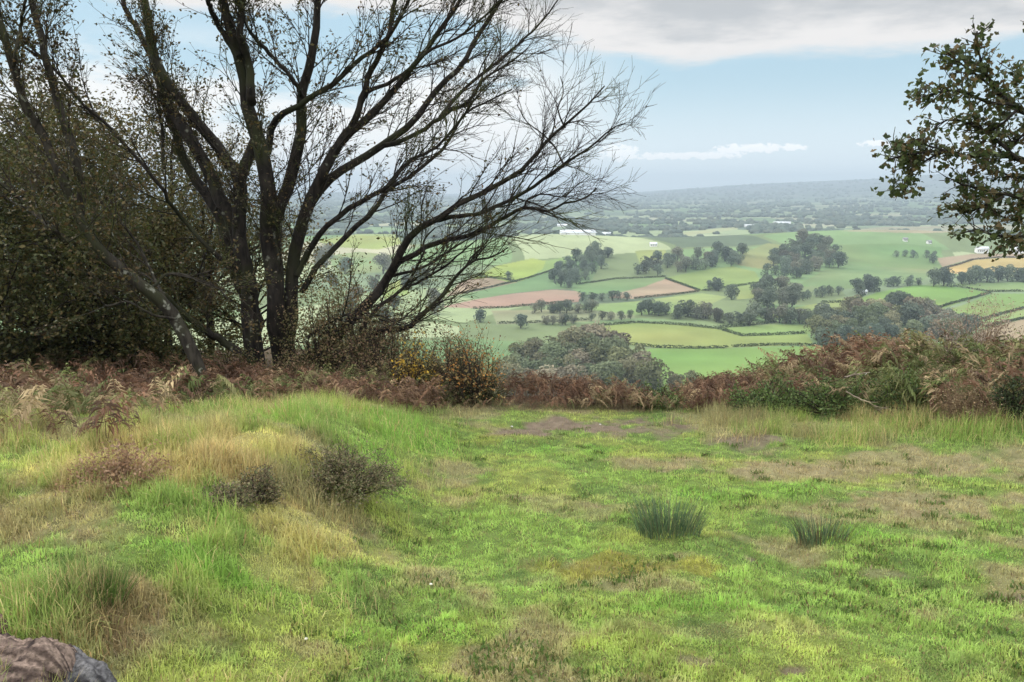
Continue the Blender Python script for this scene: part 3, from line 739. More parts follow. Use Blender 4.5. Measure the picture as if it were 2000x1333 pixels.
shrub('thicket_shrub','twiggy olive shrub against the right side of the trunk','shrub', 640, 0, 14.4, 1.7, 2.0, OLV, 80, 6500, .045, thin=.6)
shrub('thicket_shrub','brown thin shrub between tree trunk and yellow sapling','shrub', 735, 0, 13.8, 1.5, 1.6, BRN+OLV, 80, 5500, .04, thin=.6)
shrub('autumn_sapling','golden yellow sapling in the thicket right of the tree','shrub', 812, 0, 12.5, .62, 1.15, GLD, 40, 1100, .045, thin=.6)
shrub('autumn_sapling','orange-leaved sapling with thin twigs before the brown fields','shrub', 925, 0, 12.2, .85, 1.25, ORG, 40, 800, .045, thin=.6)
shrub('thicket_shrub','tall loose olive shrub further back, just right of the big trunk','shrub', 705, 0, 15.2, 1.9, 2.3, OLV+BRN, 80, 5200, .045, thin=.6)
shrub('thicket_shrub','open brown shrub behind the orange sapling','shrub', 895, 0, 13.9, 1.5, 1.35, BRN, 70, 3000, .038, thin=.6)
shrub('thicket_shrub','olive-brown shrub below the orange sapling','shrub', 865, 0, 13.3, 1.6, 1.15, OLV+BRN, 80, 5500, .035, thin=.6)
shrub('thicket_shrub','dark green brambly shrub at the bank end by the soil path','shrub', 930, 0, 12.3, 1.0, .62, [(.06,.075,.025),(.09,.09,.035),(.12,.10,.05)], 60, 3200, .032)
shrub('thicket_shrub','tangle of brown twigs under the arching low boughs','shrub', 790, 0, 12.9, 1.5, .95, BRN+OLV, 90, 4200, .032, thin=.6)
shrub('thicket_shrub','brown bush at the foot of the twin trunks','shrub', 560, 0, 13.4, 1.3, .8, BRN+OLV, 60, 3600, .035, thin=.6)
shrub('thicket_shrub','leafy green bush between leaning trunk and big tree','shrub', 455, 0, 14.2, 1.3, .8, PD + OLV, 60, 3600, .04)
for lb, px, Y, w, h in (('dense dark thicket filling the foot of the wood at the left edge', 15, 15.6, 3.2, 1.15), ('dense dark thicket at the foot of the wood under the leaning trunk', 150, 16.6, 3.0, 1.25), ('dense dark thicket just left of the leaning trunk foot', 290, 16.4, 2.6, 1.1)):
    shrub('thicket_shrub', lb, 'shrub', px, 0, Y, w, h, PD, 90, 8500, .06, thin=.7)
BRB = [(.085,.14,.035),(.12,.18,.045),(.06,.10,.03),(.16,.20,.07)]
shrub('bramble_bush','green bramble mound at the left end of the right bracken bank','bush', 1500, 0, 11.0, 1.1, .55, BRB, 60, 4200, .035)
shrub('bramble_bush','dark green bramble under the bleached branch','bush', 1640, 0, 10.7, 1.5, .5, BRB, 70, 4800, .035)
shrub('bramble_bush','pale green bramble in front of the right bracken','bush', 1800, 0, 10.2, 1.3, .5, BRB, 60, 4200, .035)
shrub('bramble_bush','green bramble at the brow in the middle of the view','bush', 1290, 0, 12.1, .9, .36, BRB, 50, 2500, .032)
shrub('dead_weed_clump','reddish dry stalky clump standing before the right bank','weeds', 1895, 0, 9.3, .75, .62, [(.26,.18,.10),(.20,.14,.08),(.30,.23,.13)], 110, 3200, .024, stem_mat=M_STRAW, thin=.4)
shrub('bramble_bush','dark green bush cut by the right edge','bush', 2010, 0, 9.3, .8, .6, [(.04,.06,.02),(.06,.08,.03)], 50, 3400, .035)
shrub('dead_weed_clump','dry brown stalks on the left bank among straw grass','weeds', 235, 960, None, .6, .32, [(.34,.22,.13),(.28,.17,.10)], 90, 2600, .022, stem_mat=M_STRAW, thin=.35)
shrub('grey_shrub','greyish pink seeding shrub rising behind the right bracken','shrub', 1905, 0, 13.2, 1.9, 1.35, [(.30,.23,.18),(.25,.20,.15),(.36,.29,.22)], 90, 6500, .03, stem_mat=M_STRAW, thin=.4)

# rush clumps
def rushes(label, px, py, w, h, n, pal, name='rush_clump'):
    p = hit(px, py); loc = np.array([p[0], p[1], p[2] - .01])
    T = Tubes()
    root = empty(name, loc, label, 'rushes')
    V, Qd, C, o = [], [], [], 0
    a = rng.uniform(0, 2 * np.pi, n); rr = np.sqrt(rng.random(n)) * w * .36
    bx, by = np.cos(a) * rr, np.sin(a) * rr * .7
    K = 6; t = np.linspace(0, 1, K)
    L = rng.uniform(.55, 1.1, n) * h; out_ = rr / (w * .36) * rng.uniform(.3, 1.0, n) + .08
    P = np.zeros((n, K, 3)); b = a + rng.normal(size=n) * .5
    P[:, :, 0] = bx[:, None] + np.cos(b)[:, None] * (L * out_)[:, None] * .6 * t ** 1.4
    P[:, :, 1] = by[:, None] + np.sin(b)[:, None] * (L * out_)[:, None] * .6 * t ** 1.4
    P[:, :, 2] = L[:, None] * (t - .18 * out_[:, None] * t ** 2)
    v, q = tubes(P, np.full((n, K), .0022) * (1.1 - .9 * t), 3)
    add('stems', mesh_of('stems', v, [q], [M_BLADE], np.repeat(pick(pal, n), K * 3, axis=0)), root)
RP = [(.13,.22,.12),(.18,.29,.14),(.10,.18,.10),(.26,.34,.18),(.32,.30,.17)]
rushes('large dark blue-green rush clump on the open turf', 1305, 1042, .62, .27, 420, RP)
rushes('smaller rush clump with a brown dead middle, right of the larger', 1605, 1066, .46, .22, 240, RP + [(.22,.15,.08), (.2,.13,.07)])
rushes('green rush clump among long grass near the fallen log', 190, 1195, .34, .24, 300, [(.14,.24,.06),(.19,.30,.07),(.12,.19,.05)])

# ------------------------------------------------------------------ fallen log, bleached branch, stones
def log_mesh(P0, P1, r, seed, ends=.6, K=110, sides=90, col=None):
    P0, P1 = np.array(P0, float), np.array(P1, float); T = nrm(P1 - P0); U = nrm(np.cross(T, [0, 0, 1.])); Wv = np.cross(U, T)
    t = np.linspace(0, 1, K)[:, None]; a = np.linspace(0, 2 * np.pi, sides, endpoint=False)[None, :]
    L = np.linalg.norm(P1 - P0)
    f = np.sqrt(np.clip(1 - np.clip((np.abs(t - .5) - .5 + ends * r / L) / (ends * r / L), 0, 1) ** 2.2, .0, 1))
    nz = fbm(t * L * 3 + 0 * a, np.cos(a) * 2.2 + 5 + 0 * t + np.sin(a) * .7, seed, 4) - .5
    st = fbm(t * L * 7 + 0 * a, (a / 6.283) * 20 + 0 * t, seed + 5, 4) - .5
    chip = vnoise(t * L * 75 + 0 * a, (a / 6.283) * 70 + 0 * t, seed + 3) - .5
    gr = fbm(t * L * 9 + 0 * a, (a / 6.283) * 46 + 0 * t, seed + 7, 3) - .5
    rr = r * f * (1 + .55 * nz + .40 * st + .34 * gr + .09 * chip)
    V = P0 + (P1 - P0) * t[..., None] + rr[..., None] * (np.cos(a)[..., None] * U + np.sin(a)[..., None] * Wv)
    V = V.reshape(-1, 3); i = np.arange(K - 1)[:, None] * sides; s = np.arange(sides)[None]; s2 = (s + 1) % sides
    q = np.stack([i + s, i + s2, i + sides + s2, i + sides + s], -1).reshape(-1, 4)
    n2 = fbm(t * L * 8 + 0 * a, (a / 6.283) * 50 + 0 * t, seed + 9, 4).reshape(-1, 1)
    c = np.array(col[0]) + (np.array(col[1]) - np.array(col[0])) * sst(.35, .6, n2); c = c + (np.array(col[2]) - c) * sst(.58, .7, fbm(t * L * 13 + 0 * a, (a / 6.283) * 34 + 0 * t, seed + 12, 3).reshape(-1, 1))
    return V, q, c
M_LOG = attr_mat('weathered_wood', .9, 0, 55, .5, 1.0, .15)
g = hit(35, 1322); base = np.array([g[0], g[1], g[2]])
root = empty('fallen_log', base, 'weathered grey and brown log lying in the bottom left corner', 'log')
V, q, c = log_mesh((-.9, .12, .02), (.30, -.16, .02), .165, 201, ends=.9, col=((.075,.052,.042),(.20,.145,.115),(.03,.02,.018)))
add('trunk_wood', mesh_of('trunk_wood', V, [q], [M_LOG], c, smooth=False), root)
V, q, c = log_mesh((-.04, .03, -.01), (.46, -.20, -.04), .125, 231, ends=1.3, col=((.065,.062,.065),(.13,.125,.125),(.035,.033,.034)))
add('root_end', mesh_of('root_end', V, [q], [M_LOG], c, smooth=False), root)
V, q, c = log_mesh((-.30, .20, .03), (-.14, .10, .13), .075, 251, K=40, sides=30, col=((.08,.045,.042),(.14,.09,.075),(.035,.02,.02)))
add('broken_stub', mesh_of('broken_stub', V, [q], [M_LOG], c, smooth=False), root)
def dead_branch(label, pts, w0, w1, D, name='dead_branch'):
    T = Tubes(); P, r = limb(pts, w0, w1, D, D - .1, K=14); loc = P[0].copy(); T.add(P - loc, r, 6)
    for k in range(4):
        qq = child(P, r, rng.uniform(.3, .9), rng.uniform(.08, .2), R(45), .3, 5, .1, None, r[0] * .5, .4); T.add(qq[0] - loc, qq[1], 5)
    o = add(name, T.mesh(name, M_DEADWOOD), loc=loc); setp(o, label, 'branch')
dead_branch('pale bleached branch poking out of the right bracken, lower one', [(1652,765),(1680,780),(1700,788),(1722,808)], 5, 3, 9.9)
dead_branch('pale curved dead branch higher in the right bracken', [(1650,738),(1670,732),(1700,728)], 5, 2.5, 10.4)
dead_branch('thin dark stick slanting on the left bank', [(305,800),(330,830),(352,852)], 4, 3, 9.6)
def stone(label, px, py, s, col):
    p = hit(px, py); n = 10; u = np.linspace(0, np.pi, 7)[:, None]; v = np.linspace(0, 2 * np.pi, n, endpoint=False)[None]
    r = s * (.8 + .5 * rng.random((7, n)))
    V = np.stack([r * np.sin(u) * np.cos(v), r * np.sin(u) * np.sin(v), r * .6 * np.cos(u) + 0 * v], -1).reshape(-1, 3)
    i = np.arange(6)[:, None] * n; a = np.arange(n)[None]; b = (a + 1) % n
    q = np.stack([i + a, i + n + a, i + n + b, i + b], -1).reshape(-1, 4)
    o = add('stone', mesh_of('stone', V, [q], [M_LOG], np.tile(col, (len(V), 1)), smooth=True), loc=(p[0], p[1], p[2] + s * .4 + .012))
    setp(o, label, 'stone')
stone('small pale stone at the edge of the bare soil below the bracken', 1000, 838, .016, (.5,.48,.45))
stone('tiny white stone in the middle of the turf', 842, 1147, .009, (.7,.7,.6))
stone('tiny pale stone lower left of the turf, near dry weeds', 598, 1262, .009, (.65,.62,.5))
stone('small whitish stone on the bare soil right of the path', 1172, 833, .013, (.55,.52,.48))

# ------------------------------------------------------------------ valley: hedges, trees, farm buildings
def hedge(label, pts, h=2.0, w=2.0, brown=False):
    W3 = [hit(px, py, 330) for px, py in pts]
    P = []
    for a, b in zip(W3[:-1], W3[1:]):
        n = max(2, int(np.linalg.norm(b - a) / .9)); 
        for k in range(n): P.append(a + (b - a) * k / n)
    P = np.array(P); n = len(P); m = 13
    i = np.repeat(np.arange(n), m); loc = P[0].copy(); 
    hh = h * (.75 + .6 * fbm(np.arange(n) / 9.0, np.zeros(n), int(pts[0][0]), 3))
    C = P[i].copy(); C[:, 0] += rng.normal(size=len(i)) * w * .3; C[:, 1] += rng.normal(size=len(i)) * w * .3
    C[:, 2] = height(C[:, 0], C[:, 1]) + rng.random(len(i)) * hh[i] * .85
    C -= loc
    pal = [(.045,.065,.025),(.06,.08,.03),(.035,.05,.02)] if not brown else [(.11,.08,.05),(.08,.07,.04)]
    D = nrm(rng.normal(size=(len(C), 3))); N = nrm(np.cross(D, rng.normal(size=(len(C), 3)))); s = rng.uniform(.5, .9, (len(C), 1)) * h * .3
    V = np.stack([C - D * s, C + N * s * .8, C + D * s, C - N * s * .8], 1).reshape(-1, 3)
    me = mesh_of('hedge', V, [np.arange(len(V)).reshape(-1, 4)], [M_FARWOOD], np.repeat(pick(pal, len(C)), 4, axis=0))
    o = add('hedge', me, loc=loc); setp(o, label, 'hedge', 'hedges between the valley fields')
HEDGES = [
 ('hedge between the yellow-green field and the lowest bright green field, left part', [(1180,668),(1240,675),(1290,680),(1360,682),(1422,680)]),
 ('hedge along the top of the lowest green field, right part up to the wood', [(1432,679),(1500,675),(1580,676),(1690,672),(1760,667)]),
 ('hedge dipping along the top of the large yellow-green field', [(1160,638),(1240,631),(1310,634),(1400,643),(1450,657),(1520,655),(1575,652)]),
 ('short hedge under the tree belt over the pale strip field', [(1405,641),(1450,638),(1515,631)]),
 ('dark diagonal hedge between the two big green fields at right', [(1785,616),(1860,594),(1935,573)]),
 ('hedge along the top of the right green fields to the edge', [(1865,560),(1930,571),(1990,570),(2080,577)]),
 ('hedge crossing the lower right green field', [(1905,629),(2000,603),(2080,586)]),
 ('hedge above the brown field at the far right', [(1925,640),(2000,623),(2080,610)]),
 ('short hedge kink beside the white shed in the right meadows', [(1605,592),(1660,591),(1690,576)]),
 ('hedge below the long pink-brown ploughed field', [(925,604),(990,602),(1040,597),(1120,590)]),
 ('long hedge climbing under the bright yellow-green hill field', [(905,574),(980,557),(1060,535),(1140,505)]),
 ('short hedge between the small brown field and yellow-green hill field', [(935,541),(985,547),(1010,552)]),
 ('hedge under the middle brown ploughed field', [(1240,584),(1290,579),(1365,570)]),
 ('hedge on the upper side of the middle brown ploughed field', [(1300,545),(1330,556),(1367,569)]),
 ('hedge below the rounded green field in the centre', [(1372,569),(1430,561),(1485,553)]),
 ('hedge on top of the dull green field left of centre', [(1130,556),(1200,546),(1300,542)]),
 ('brown hedge round the top of the ochre field', [(1838,526),(1900,508),(1940,505),(2080,503)]),
 ('hedge below the narrow beige strip at left', [(975,633),(1060,631),(1150,626)]),
]
for i, (lb, pts) in enumerate(HEDGES): hedge(lb, pts, 2.0, 2.0, brown='brown hedge' in lb)

def vtree_mesh(seed):
    """a broadleaf 1 unit wide, about 1 high: many leaf sprays over several lobes"""
    r2 = np.random.default_rng(seed)
    nl = r2.integers(9, 14); C, Rr = [], []
    for k in range(nl):
        a = r2.uniform(0, 2 * np.pi); rr = r2.uniform(0, .30); C.append([math.cos(a) * rr, math.sin(a) * rr, r2.uniform(.20, .76) - rr * .30]); Rr.append(r2.uniform(.13, .23))
    C, Rr = np.array(C), np.array(Rr)
    n = 1500; i = r2.integers(0, nl, n); D = nrm(r2.normal(size=(n, 3)) + np.array([0, 0, .35])); P = C[i] + D * Rr[i][:, None] * r2.uniform(.8, 1.08, (n, 1))
    s = r2.uniform(.018, .042, (n, 1)); N = nrm(D + .7 * r2.normal(size=(n, 3))); A = nrm(np.cross(N, r2.normal(size=(n, 3)))); B = np.cross(N, A)
    V = np.stack([P - A * s, P + B * s * .8, P + A * s, P - B * s * .8], 1).reshape(-1, 3)
    crown = mesh_of('valley_crown', V, [np.arange(n * 4).reshape(-1, 4)], [M_CROWN])
    T = Tubes(); T.add(np.array([[0, 0, -.03], [.0, .01, .2], [.01, 0, .45]]), np.array([.035, .026, .012]), 6)
    for k in range(4):
        e = C[k % nl]; T.add(np.array([[0, 0, .16], [e[0] * .5, e[1] * .5, .3], e]), np.array([.018, .012, .005]), 4)
    trunk = T.mesh('valley_trunk', M_VTRUNK)
    both = bpy.data.meshes.new('valley_tree_far')
    nv = np.empty(len(trunk.vertices) * 3, np.float32); trunk.vertices.foreach_get('co', nv)
    lq = np.empty(len(trunk.loops), np.int32); trunk.loops.foreach_get('vertex_index', lq)
    keep = r2.random(n) < .55
    Vc = V.reshape(-1, 4, 3)[keep].reshape(-1, 3)
    qa = np.arange(len(Vc)).reshape(-1, 4); qb = lq.reshape(-1, 4) + len(Vc)
    both = mesh_of('valley_tree_far', np.vstack([Vc, nv.reshape(-1, 3)]), [qa, qb], [M_CROWN, M_VTRUNK], mi=[0] * len(qa) + [1] * len(qb))
    return crown, trunk, both
VT = [vtree_mesh(500 + i) for i in range(8)]
GREY = [(.15,.175,.12),(.17,.185,.13),(.13,.16,.11),(.19,.19,.135)]
DKG = [(.13,.165,.12),(.15,.185,.125),(.115,.15,.11)]
AUT = [(.19,.20,.10),(.22,.21,.12),(.16,.185,.10),(.24,.21,.14),(.14,.17,.09)]
count = 0
def vtree(px, py, wpx, pal, label, group, tall=1.0, ymin=330):
    global count
    p = hit(px, py, ymin) if ymin else hit(px, py)
    w = wpx / F * math.hypot(p[1], p[0]) * 1.22
    h = w * rng.uniform(.85, 1.1) * tall; p = p - np.array([0, 0, .10 * h])
    cr, tk, far = VT[rng.integers(len(VT))]; col = tuple(pick(pal, 1)[0]) + (1,); rz = rng.uniform(0, 6.28)
    if wpx >= 24:
        root = empty('valley_tree', p, label, 'tree', group)
        for nm, me in (('crown', cr), ('trunk', tk)):
            o = add(nm, me, root); o.scale = (w, w, h); o.rotation_euler = (0, 0, rz); o.color = col
    else:
        o = add('valley_tree', far, loc=p); o.scale = (w, w, h); o.rotation_euler = (0, 0, rz); o.color = col; setp(o, label, 'tree', group)
    count += 1
def belt(pts, n, w0, w1, pal, label, group=None, jy=2, tall=1.0, ymin=330):
    pts = np.array(pts, float); d = np.concatenate([[0], np.cumsum(np.linalg.norm(np.diff(pts, axis=0), axis=1))])
    for k in range(n):
        t = d[-1] * (k + .5 + rng.uniform(-.35, .35)) / n
        vtree(np.interp(t, d, pts[:, 0]), np.interp(t, d, pts[:, 1]) + rng.uniform(-jy, jy), rng.uniform(w0, w1), pal, label, group or label, tall, ymin)
def grove(poly, n, w0, w1, pal, label, group=None, tall=1.0, ymin=330):
    P = np.array(poly, float); k = 0; pts = []
    while k < n:
        best = None
        for _ in range(12):     # spread them out
            x = rng.uniform(P[:, 0].min(), P[:, 0].max()); y = rng.uniform(P[:, 1].min(), P[:, 1].max())
            if not inpoly(np.array(x), np.array(y), poly): continue
            dd = min([math.hypot(x - a, (y - b) * 2) for a, b in pts] or [1e9])
            if best is None or dd > best[0]: best = (dd, x, y)
        if best is None: continue
        pts.append(best[1:]); k += 1
        vtree(best[1], best[2], rng.uniform(w0, w1) * 1.22, pal, label, group or label, tall, ymin)
belt([(1245,614),(1310,616)],5,24,32,DKG,'dark tree in the short row right above the large yellow-green field')
belt([(1320,620),(1400,630),(1480,632),(1600,636)],17,28,42,GREY,'tree of the long grey-green belt bordering the pale strip field',jy=6)
grove([(1585,672),(1590,645),(1640,618),(1700,612),(1780,622),(1840,640),(1900,652),(1890,668),(1750,668)],40,30,44,AUT+GREY,'grey-brown tree of the wood at the right end of the lowest green field')
belt([(1600,676),(1680,674),(1750,668)],6,34,44,DKG,'dark round tree on the lower edge of the right-hand wood',jy=1)
grove([(1475,604),(1480,570),(1520,565),(1562,580),(1550,600),(1500,610)],14,22,32,GREY,'tree in the clump between the central round field and the right meadows')
belt([(1560,590),(1600,582),(1640,576)],6,16,22,DKG,'small tree along the hedge left of the white shed')
belt([(1665,575),(1715,568)],5,24,30,DKG,'dark tree in the tight group at the corner of the big right field')
belt([(1725,560),(1800,557)],6,16,22,DKG,'small tree along the top of the big right green field')
belt([(1810,560),(1900,555),(1980,550),(2080,550)],15,24,32,DKG,'dark tree in the row below the ochre field')
grove([(1498,540),(1500,515),(1530,488),(1600,478),(1645,498),(1645,522),(1590,538),(1540,548)],34,19,26,DKG+GREY,'tree of the dark wood on the rounded hill right of centre')
grove([(1388,525),(1395,500),(1450,497),(1452,520)],9,19,24,DKG,'dark tree in the copse at the top of the round central field')
grove([(1240,545),(1250,520),(1300,508),(1390,505),(1390,525),(1320,537)],17,18,24,DKG+GREY,'tree of the wood stretching along the hill in the centre')
grove([(1078,562),(1088,532),(1110,512),(1160,498),(1200,500),(1190,522),(1150,545),(1110,565)],22,18,24,DKG,'dark tree of the wood on the left hill slope')
belt([(1135,590),(1235,586)],6,17,23,DKG,'tree in the row under the middle dull green field')
belt([(1038,611),(1110,612),(1165,609)],8,21,28,GREY,'tree in the row above the pale strip left of centre')
vtree(993,548,20,DKG,'single tree standing in the bright yellow-green hill field',None)
vtree(1017,642,34,DKG,'single dark round tree at the left end of the pale strip field',None)
vtree(937,630,30,DKG,'single dark tree just behind the orange sapling twigs',None)
vtree(1428,586,32,DKG,'single round dark tree below the central round field',None)
belt([(1380,569),(1405,568),(1412,567)],3,20,28,DKG,'tree in the wedge-shaped clump on the hedge under the round field')
vtree(1806,612,24,AUT,'faint bare tree standing at the lower end of the diagonal hedge',None,1.3)
vtree(1880,648,34,DKG,'round dark tree at the right end of the grey-brown wood',None)
vtree(1851,620,18,DKG,'small dark tree above the grey-brown wood in the right field corner',None)
belt([(1060,635),(1130,634)],5,20,25,GREY,'tree behind the near rounded wood on the pale strip')
belt([(1150,628),(1235,624)],5,17,21,GREY,'small tree at the left end of the yellow-green field')
belt([(1740,502),(1830,505)],5,12,16,DKG,'small tree in the thin row on the big hill field at right')
vtree(1822,515,18,DKG,'small dark tree at the right corner of the big hill field',None)
grove([(600,560),(640,500),(720,500),(860,560),(880,640),(640,640)],14,26,36,GREY,'valley tree seen through the boughs of the big tree')
grove([(975,760),(985,712),(1050,692),(1150,690),(1215,715),(1265,745),(1280,775),(1180,785),(1020,785)],40,46,66,AUT,'rounded tree of the near wood below the brow, left of the green fields',ymin=160,tall=.95)
belt([(1270,768),(1340,760),(1400,765),(1470,768)],8,30,44,AUT,'grey-green tree top showing just over the middle bracken',ymin=120)
belt([(1740,745),(1800,735),(1900,725),(2020,735)],6,50,70,AUT+GREY,'pale grey-green tree rising just behind the right bracken',ymin=120)
print('valley trees', count)

# woods and hedgerow trees too far off and too many to count
def far_woods():
    pts = []
    while len(pts) < 10000:
        n = 20000
        a = np.radians(rng.uniform(-33, 35, n)); d = 1350 * (8500 / 1350) ** rng.random(n); x, y = np.sin(a) * d, np.cos(a) * d
        wx_ = x + 60 * (fbm(x / 170, y / 170, 71, 2) - .5); wy_ = y + 60 * (fbm(x / 170, y / 170, 72, 2) - .5)
        c = patchwork(x, y); dark = c[:, 1] < .10
        k = dark & (rng.random(n) < .75); k |= (fbm(x / 300, y / 110, 131, 3) > .60) & (rng.random(n) < .5)
        px, py = project(np.stack([x, y, height(x, y)], -1))
        for poly, _ in FIELDS: k &= ~inpoly(px, py, poly)
        pts += list(zip(x[k], y[k]))
    pts = np.array(pts[:10000]); n = len(pts); z = height(pts[:, 0], pts[:, 1]); d = np.hypot(pts[:, 0], pts[:, 1])
    # 14-vertex lumpy dome
    a = np.arange(6) / 6 * 2 * np.pi
    ring = lambda r, zz, o: np.stack([np.cos(a + o) * r, np.sin(a + o) * r, np.full(6, zz)], -1)
    B = np.vstack([ring(.42, 0, 0), ring(.5, .4, .5), ring(.3, .8, 0), [[0, 0, .98]]]); nb = len(B)
    q = []
    for k in range(2):
        for j in range(6): q.append([k * 6 + j, k * 6 + (j + 1) % 6, (k + 1) * 6 + (j + 1) % 6, (k + 1) * 6 + j])
    tr = [[12 + j, 12 + (j + 1) % 6, 18] for j in range(6)]
    s = rng.uniform(7, 14, n) * (1 + d / 8000); V = B[None] * s[:, None, None] * np.array([1.25, 1.1, .62]) * rng.uniform(.75, 1.25, (n, nb, 1))
    V += np.stack([pts[:, 0], pts[:, 1], z - .5], -1)[:, None, :]
    q = np.array(q)[None] + (np.arange(n) * nb)[:, None, None]; tr = np.array(tr)[None] + (np.arange(n) * nb)[:, None, None]
    c = pick([(.07,.095,.065),(.08,.10,.07),(.09,.105,.07),(.06,.08,.06)], n, jit=.1)
    me = mesh_of('distant_woods', V.reshape(-1, 3), [q.reshape(-1, 4), tr.reshape(-1, 3)], [M_FARWOOD], np.repeat(c, nb, axis=0), smooth=True)
    setp(add('distant_woods', me), 'blue-grey woods and hedgerows covering the far plain', 'woods', kind='stuff')
far_woods()

def flat_mat(name, col, rough=.7):
    m, n, l = nt(name); tc = n.new('ShaderNodeTexCoord'); no = n.new('ShaderNodeTexNoise'); no.inputs['Scale'].default_value = .8
    l.new(tc.outputs['Object'], no.inputs['Vector']); mr = n.new('ShaderNodeMapRange'); mr.inputs['To Min'].default_value = .85; mr.inputs['To Max'].default_value = 1.1
    l.new(no.outputs['Fac'], mr.inputs['Value']); mx = n.new('ShaderNodeVectorMath'); mx.operation = 'MULTIPLY'; mx.inputs[0].default_value = col
    l.new(mr.outputs[0], mx.inputs[1]); p = n.new('ShaderNodeBsdfPrincipled'); p.inputs['Roughness'].default_value = rough
    l.new(mx.outputs[0], p.inputs['Base Color']); out(n, l, p.outputs[0]); return m
M_WHITE = flat_mat('whitewash', (.8, .79, .76)); M_ROOF = flat_mat('slate_roof', (.22, .21, .22)); M_ROOF2 = flat_mat('pale_sheet_roof', (.62, .64, .66)); M_WIN = flat_mat('dark_window', (.03, .035, .04), .2)
def house(label, px, py, L, Wd, hh, rot, roof, cat='house', name='farmhouse'):
    p = hit(px, py, 330); root = empty(name, p, label, cat); root.rotation_euler = (0, 0, rot)
    a, b = L / 2, Wd / 2; rh = Wd * .35
    V = [(-a,-b,-1),(a,-b,-1),(a,b,-1),(-a,b,-1),(-a,-b,hh),(a,-b,hh),(a,b,hh),(-a,b,hh),(-a,0,hh+rh),(a,0,hh+rh)]
    me = mesh_of('wall', V, [[(0,1,5,4),(1,2,6,5),(2,3,7,6),(3,0,4,7)], [(4,8,7),(5,6,9)]], [M_WHITE]); add('wall', me, root)
    e = .5; z0 = hh - e * .35 / .5 * .5 + .05; t = .25
    V = [(-a-e,-b-e,z0),(a+e,-b-e,z0),(a+e,0,hh+rh+.1),(-a-e,0,hh+rh+.1),(-a-e,b+e,z0),(a+e,b+e,z0)]; V += [(x, y, z + t) for x, y, z in V]
    me = mesh_of('roof', V, [[(6,7,8,9),(9,8,11,10),(0,3,2,1),(3,4,5,2),(0,1,7,6),(5,4,10,11),(0,6,9,3),(3,9,10,4),(1,2,8,7),(2,5,11,8)]], [roof]); add('roof', me, root)
    for k in range(3):
        xx = -a + L * (k + .5) / 3; w = .6
        V = [(xx-w,-b-.04,hh*.35),(xx+w,-b-.04,hh*.35),(xx+w,-b-.04,hh*.75),(xx-w,-b-.04,hh*.75)]; V += [(x, y + .03, z) for x, y, z in V]
        add('window', mesh_of('window', V, [[(0,1,2,3),(4,7,6,5),(0,4,5,1),(3,2,6,7),(0,3,7,4),(1,5,6,2)]], [M_WIN]), root)
house('white farmhouse above the ochre field, left of the pair', 1912, 495, 8, 6, 4.5, .1, M_ROOF2)
house('longer white farmhouse beside it above the ochre field', 1920, 494, 10, 6, 4.5, -.1, M_ROOF2)
house('white farm building under the oak boughs near the right edge', 1981, 495, 10, 7, 5, .1, M_ROOF2)
house('low white outbuilding at the right edge beyond the ochre field', 1992, 495, 7, 5, 3.2, .2, M_ROOF2)
house('tiny white house on the crest of the big hill field', 1814, 477, 5, 4, 2.4, .3, M_ROOF)
house('small white house in the trees left of the crest house', 1768, 472, 5, 4, 2.6, -.2, M_ROOF)
house('tiny white shed at the corner of the right green field', 1686, 575, 5, 3.5, 2.4, .2, M_ROOF2, 'shed', 'shed')
for lb, px, py, L in [('long white industrial roof on the far plain', 1112, 443, 60), ('shorter white roof on the plain right of the long one', 1128, 459, 45),
                      ('pale shed on the plain beside the shorter roof', 1178, 460, 30), ('white-walled barn by the long pale far field', 1470, 444, 40),
                      ('white barn on the plain right of the pale field', 1527, 438, 45), ('pale barn standing alone in the middle plain', 1276, 482, 8)]:
    house(lb, px, py, L, min(10, L * .6), 2.6, .05, M_ROOF2, 'barn', 'barn')

# ------------------------------------------------------------------ haze
def build_haze():
    m, n, l = nt('haze_air'); v = n.new('ShaderNodeVolumePrincipled')
    v.inputs['Color'].default_value = (.55, .655, .745, 1); v.inputs['Density'].default_value = HAZE; v.inputs['Anisotropy'].default_value = .0
    o = n.new('ShaderNodeOutputMaterial'); l.new(v.outputs[0], o.inputs['Volume'])
    a, z0, z1 = 12600, -130, 180
    V = [(x, y, z) for z in (z0, z1) for x, y in ((-a, -a), (a, -a), (a, a), (-a, a))]
    me = mesh_of('haze', V, [[(3,2,1,0),(4,5,6,7),(0,1,5,4),(1,2,6,5),(2,3,7,6),(3,0,4,7)]], [m])
    setp(add('haze', me), 'thin blue autumn haze filling the valley', 'haze', kind='stuff')
HAZE = 1.9e-4
build_haze()

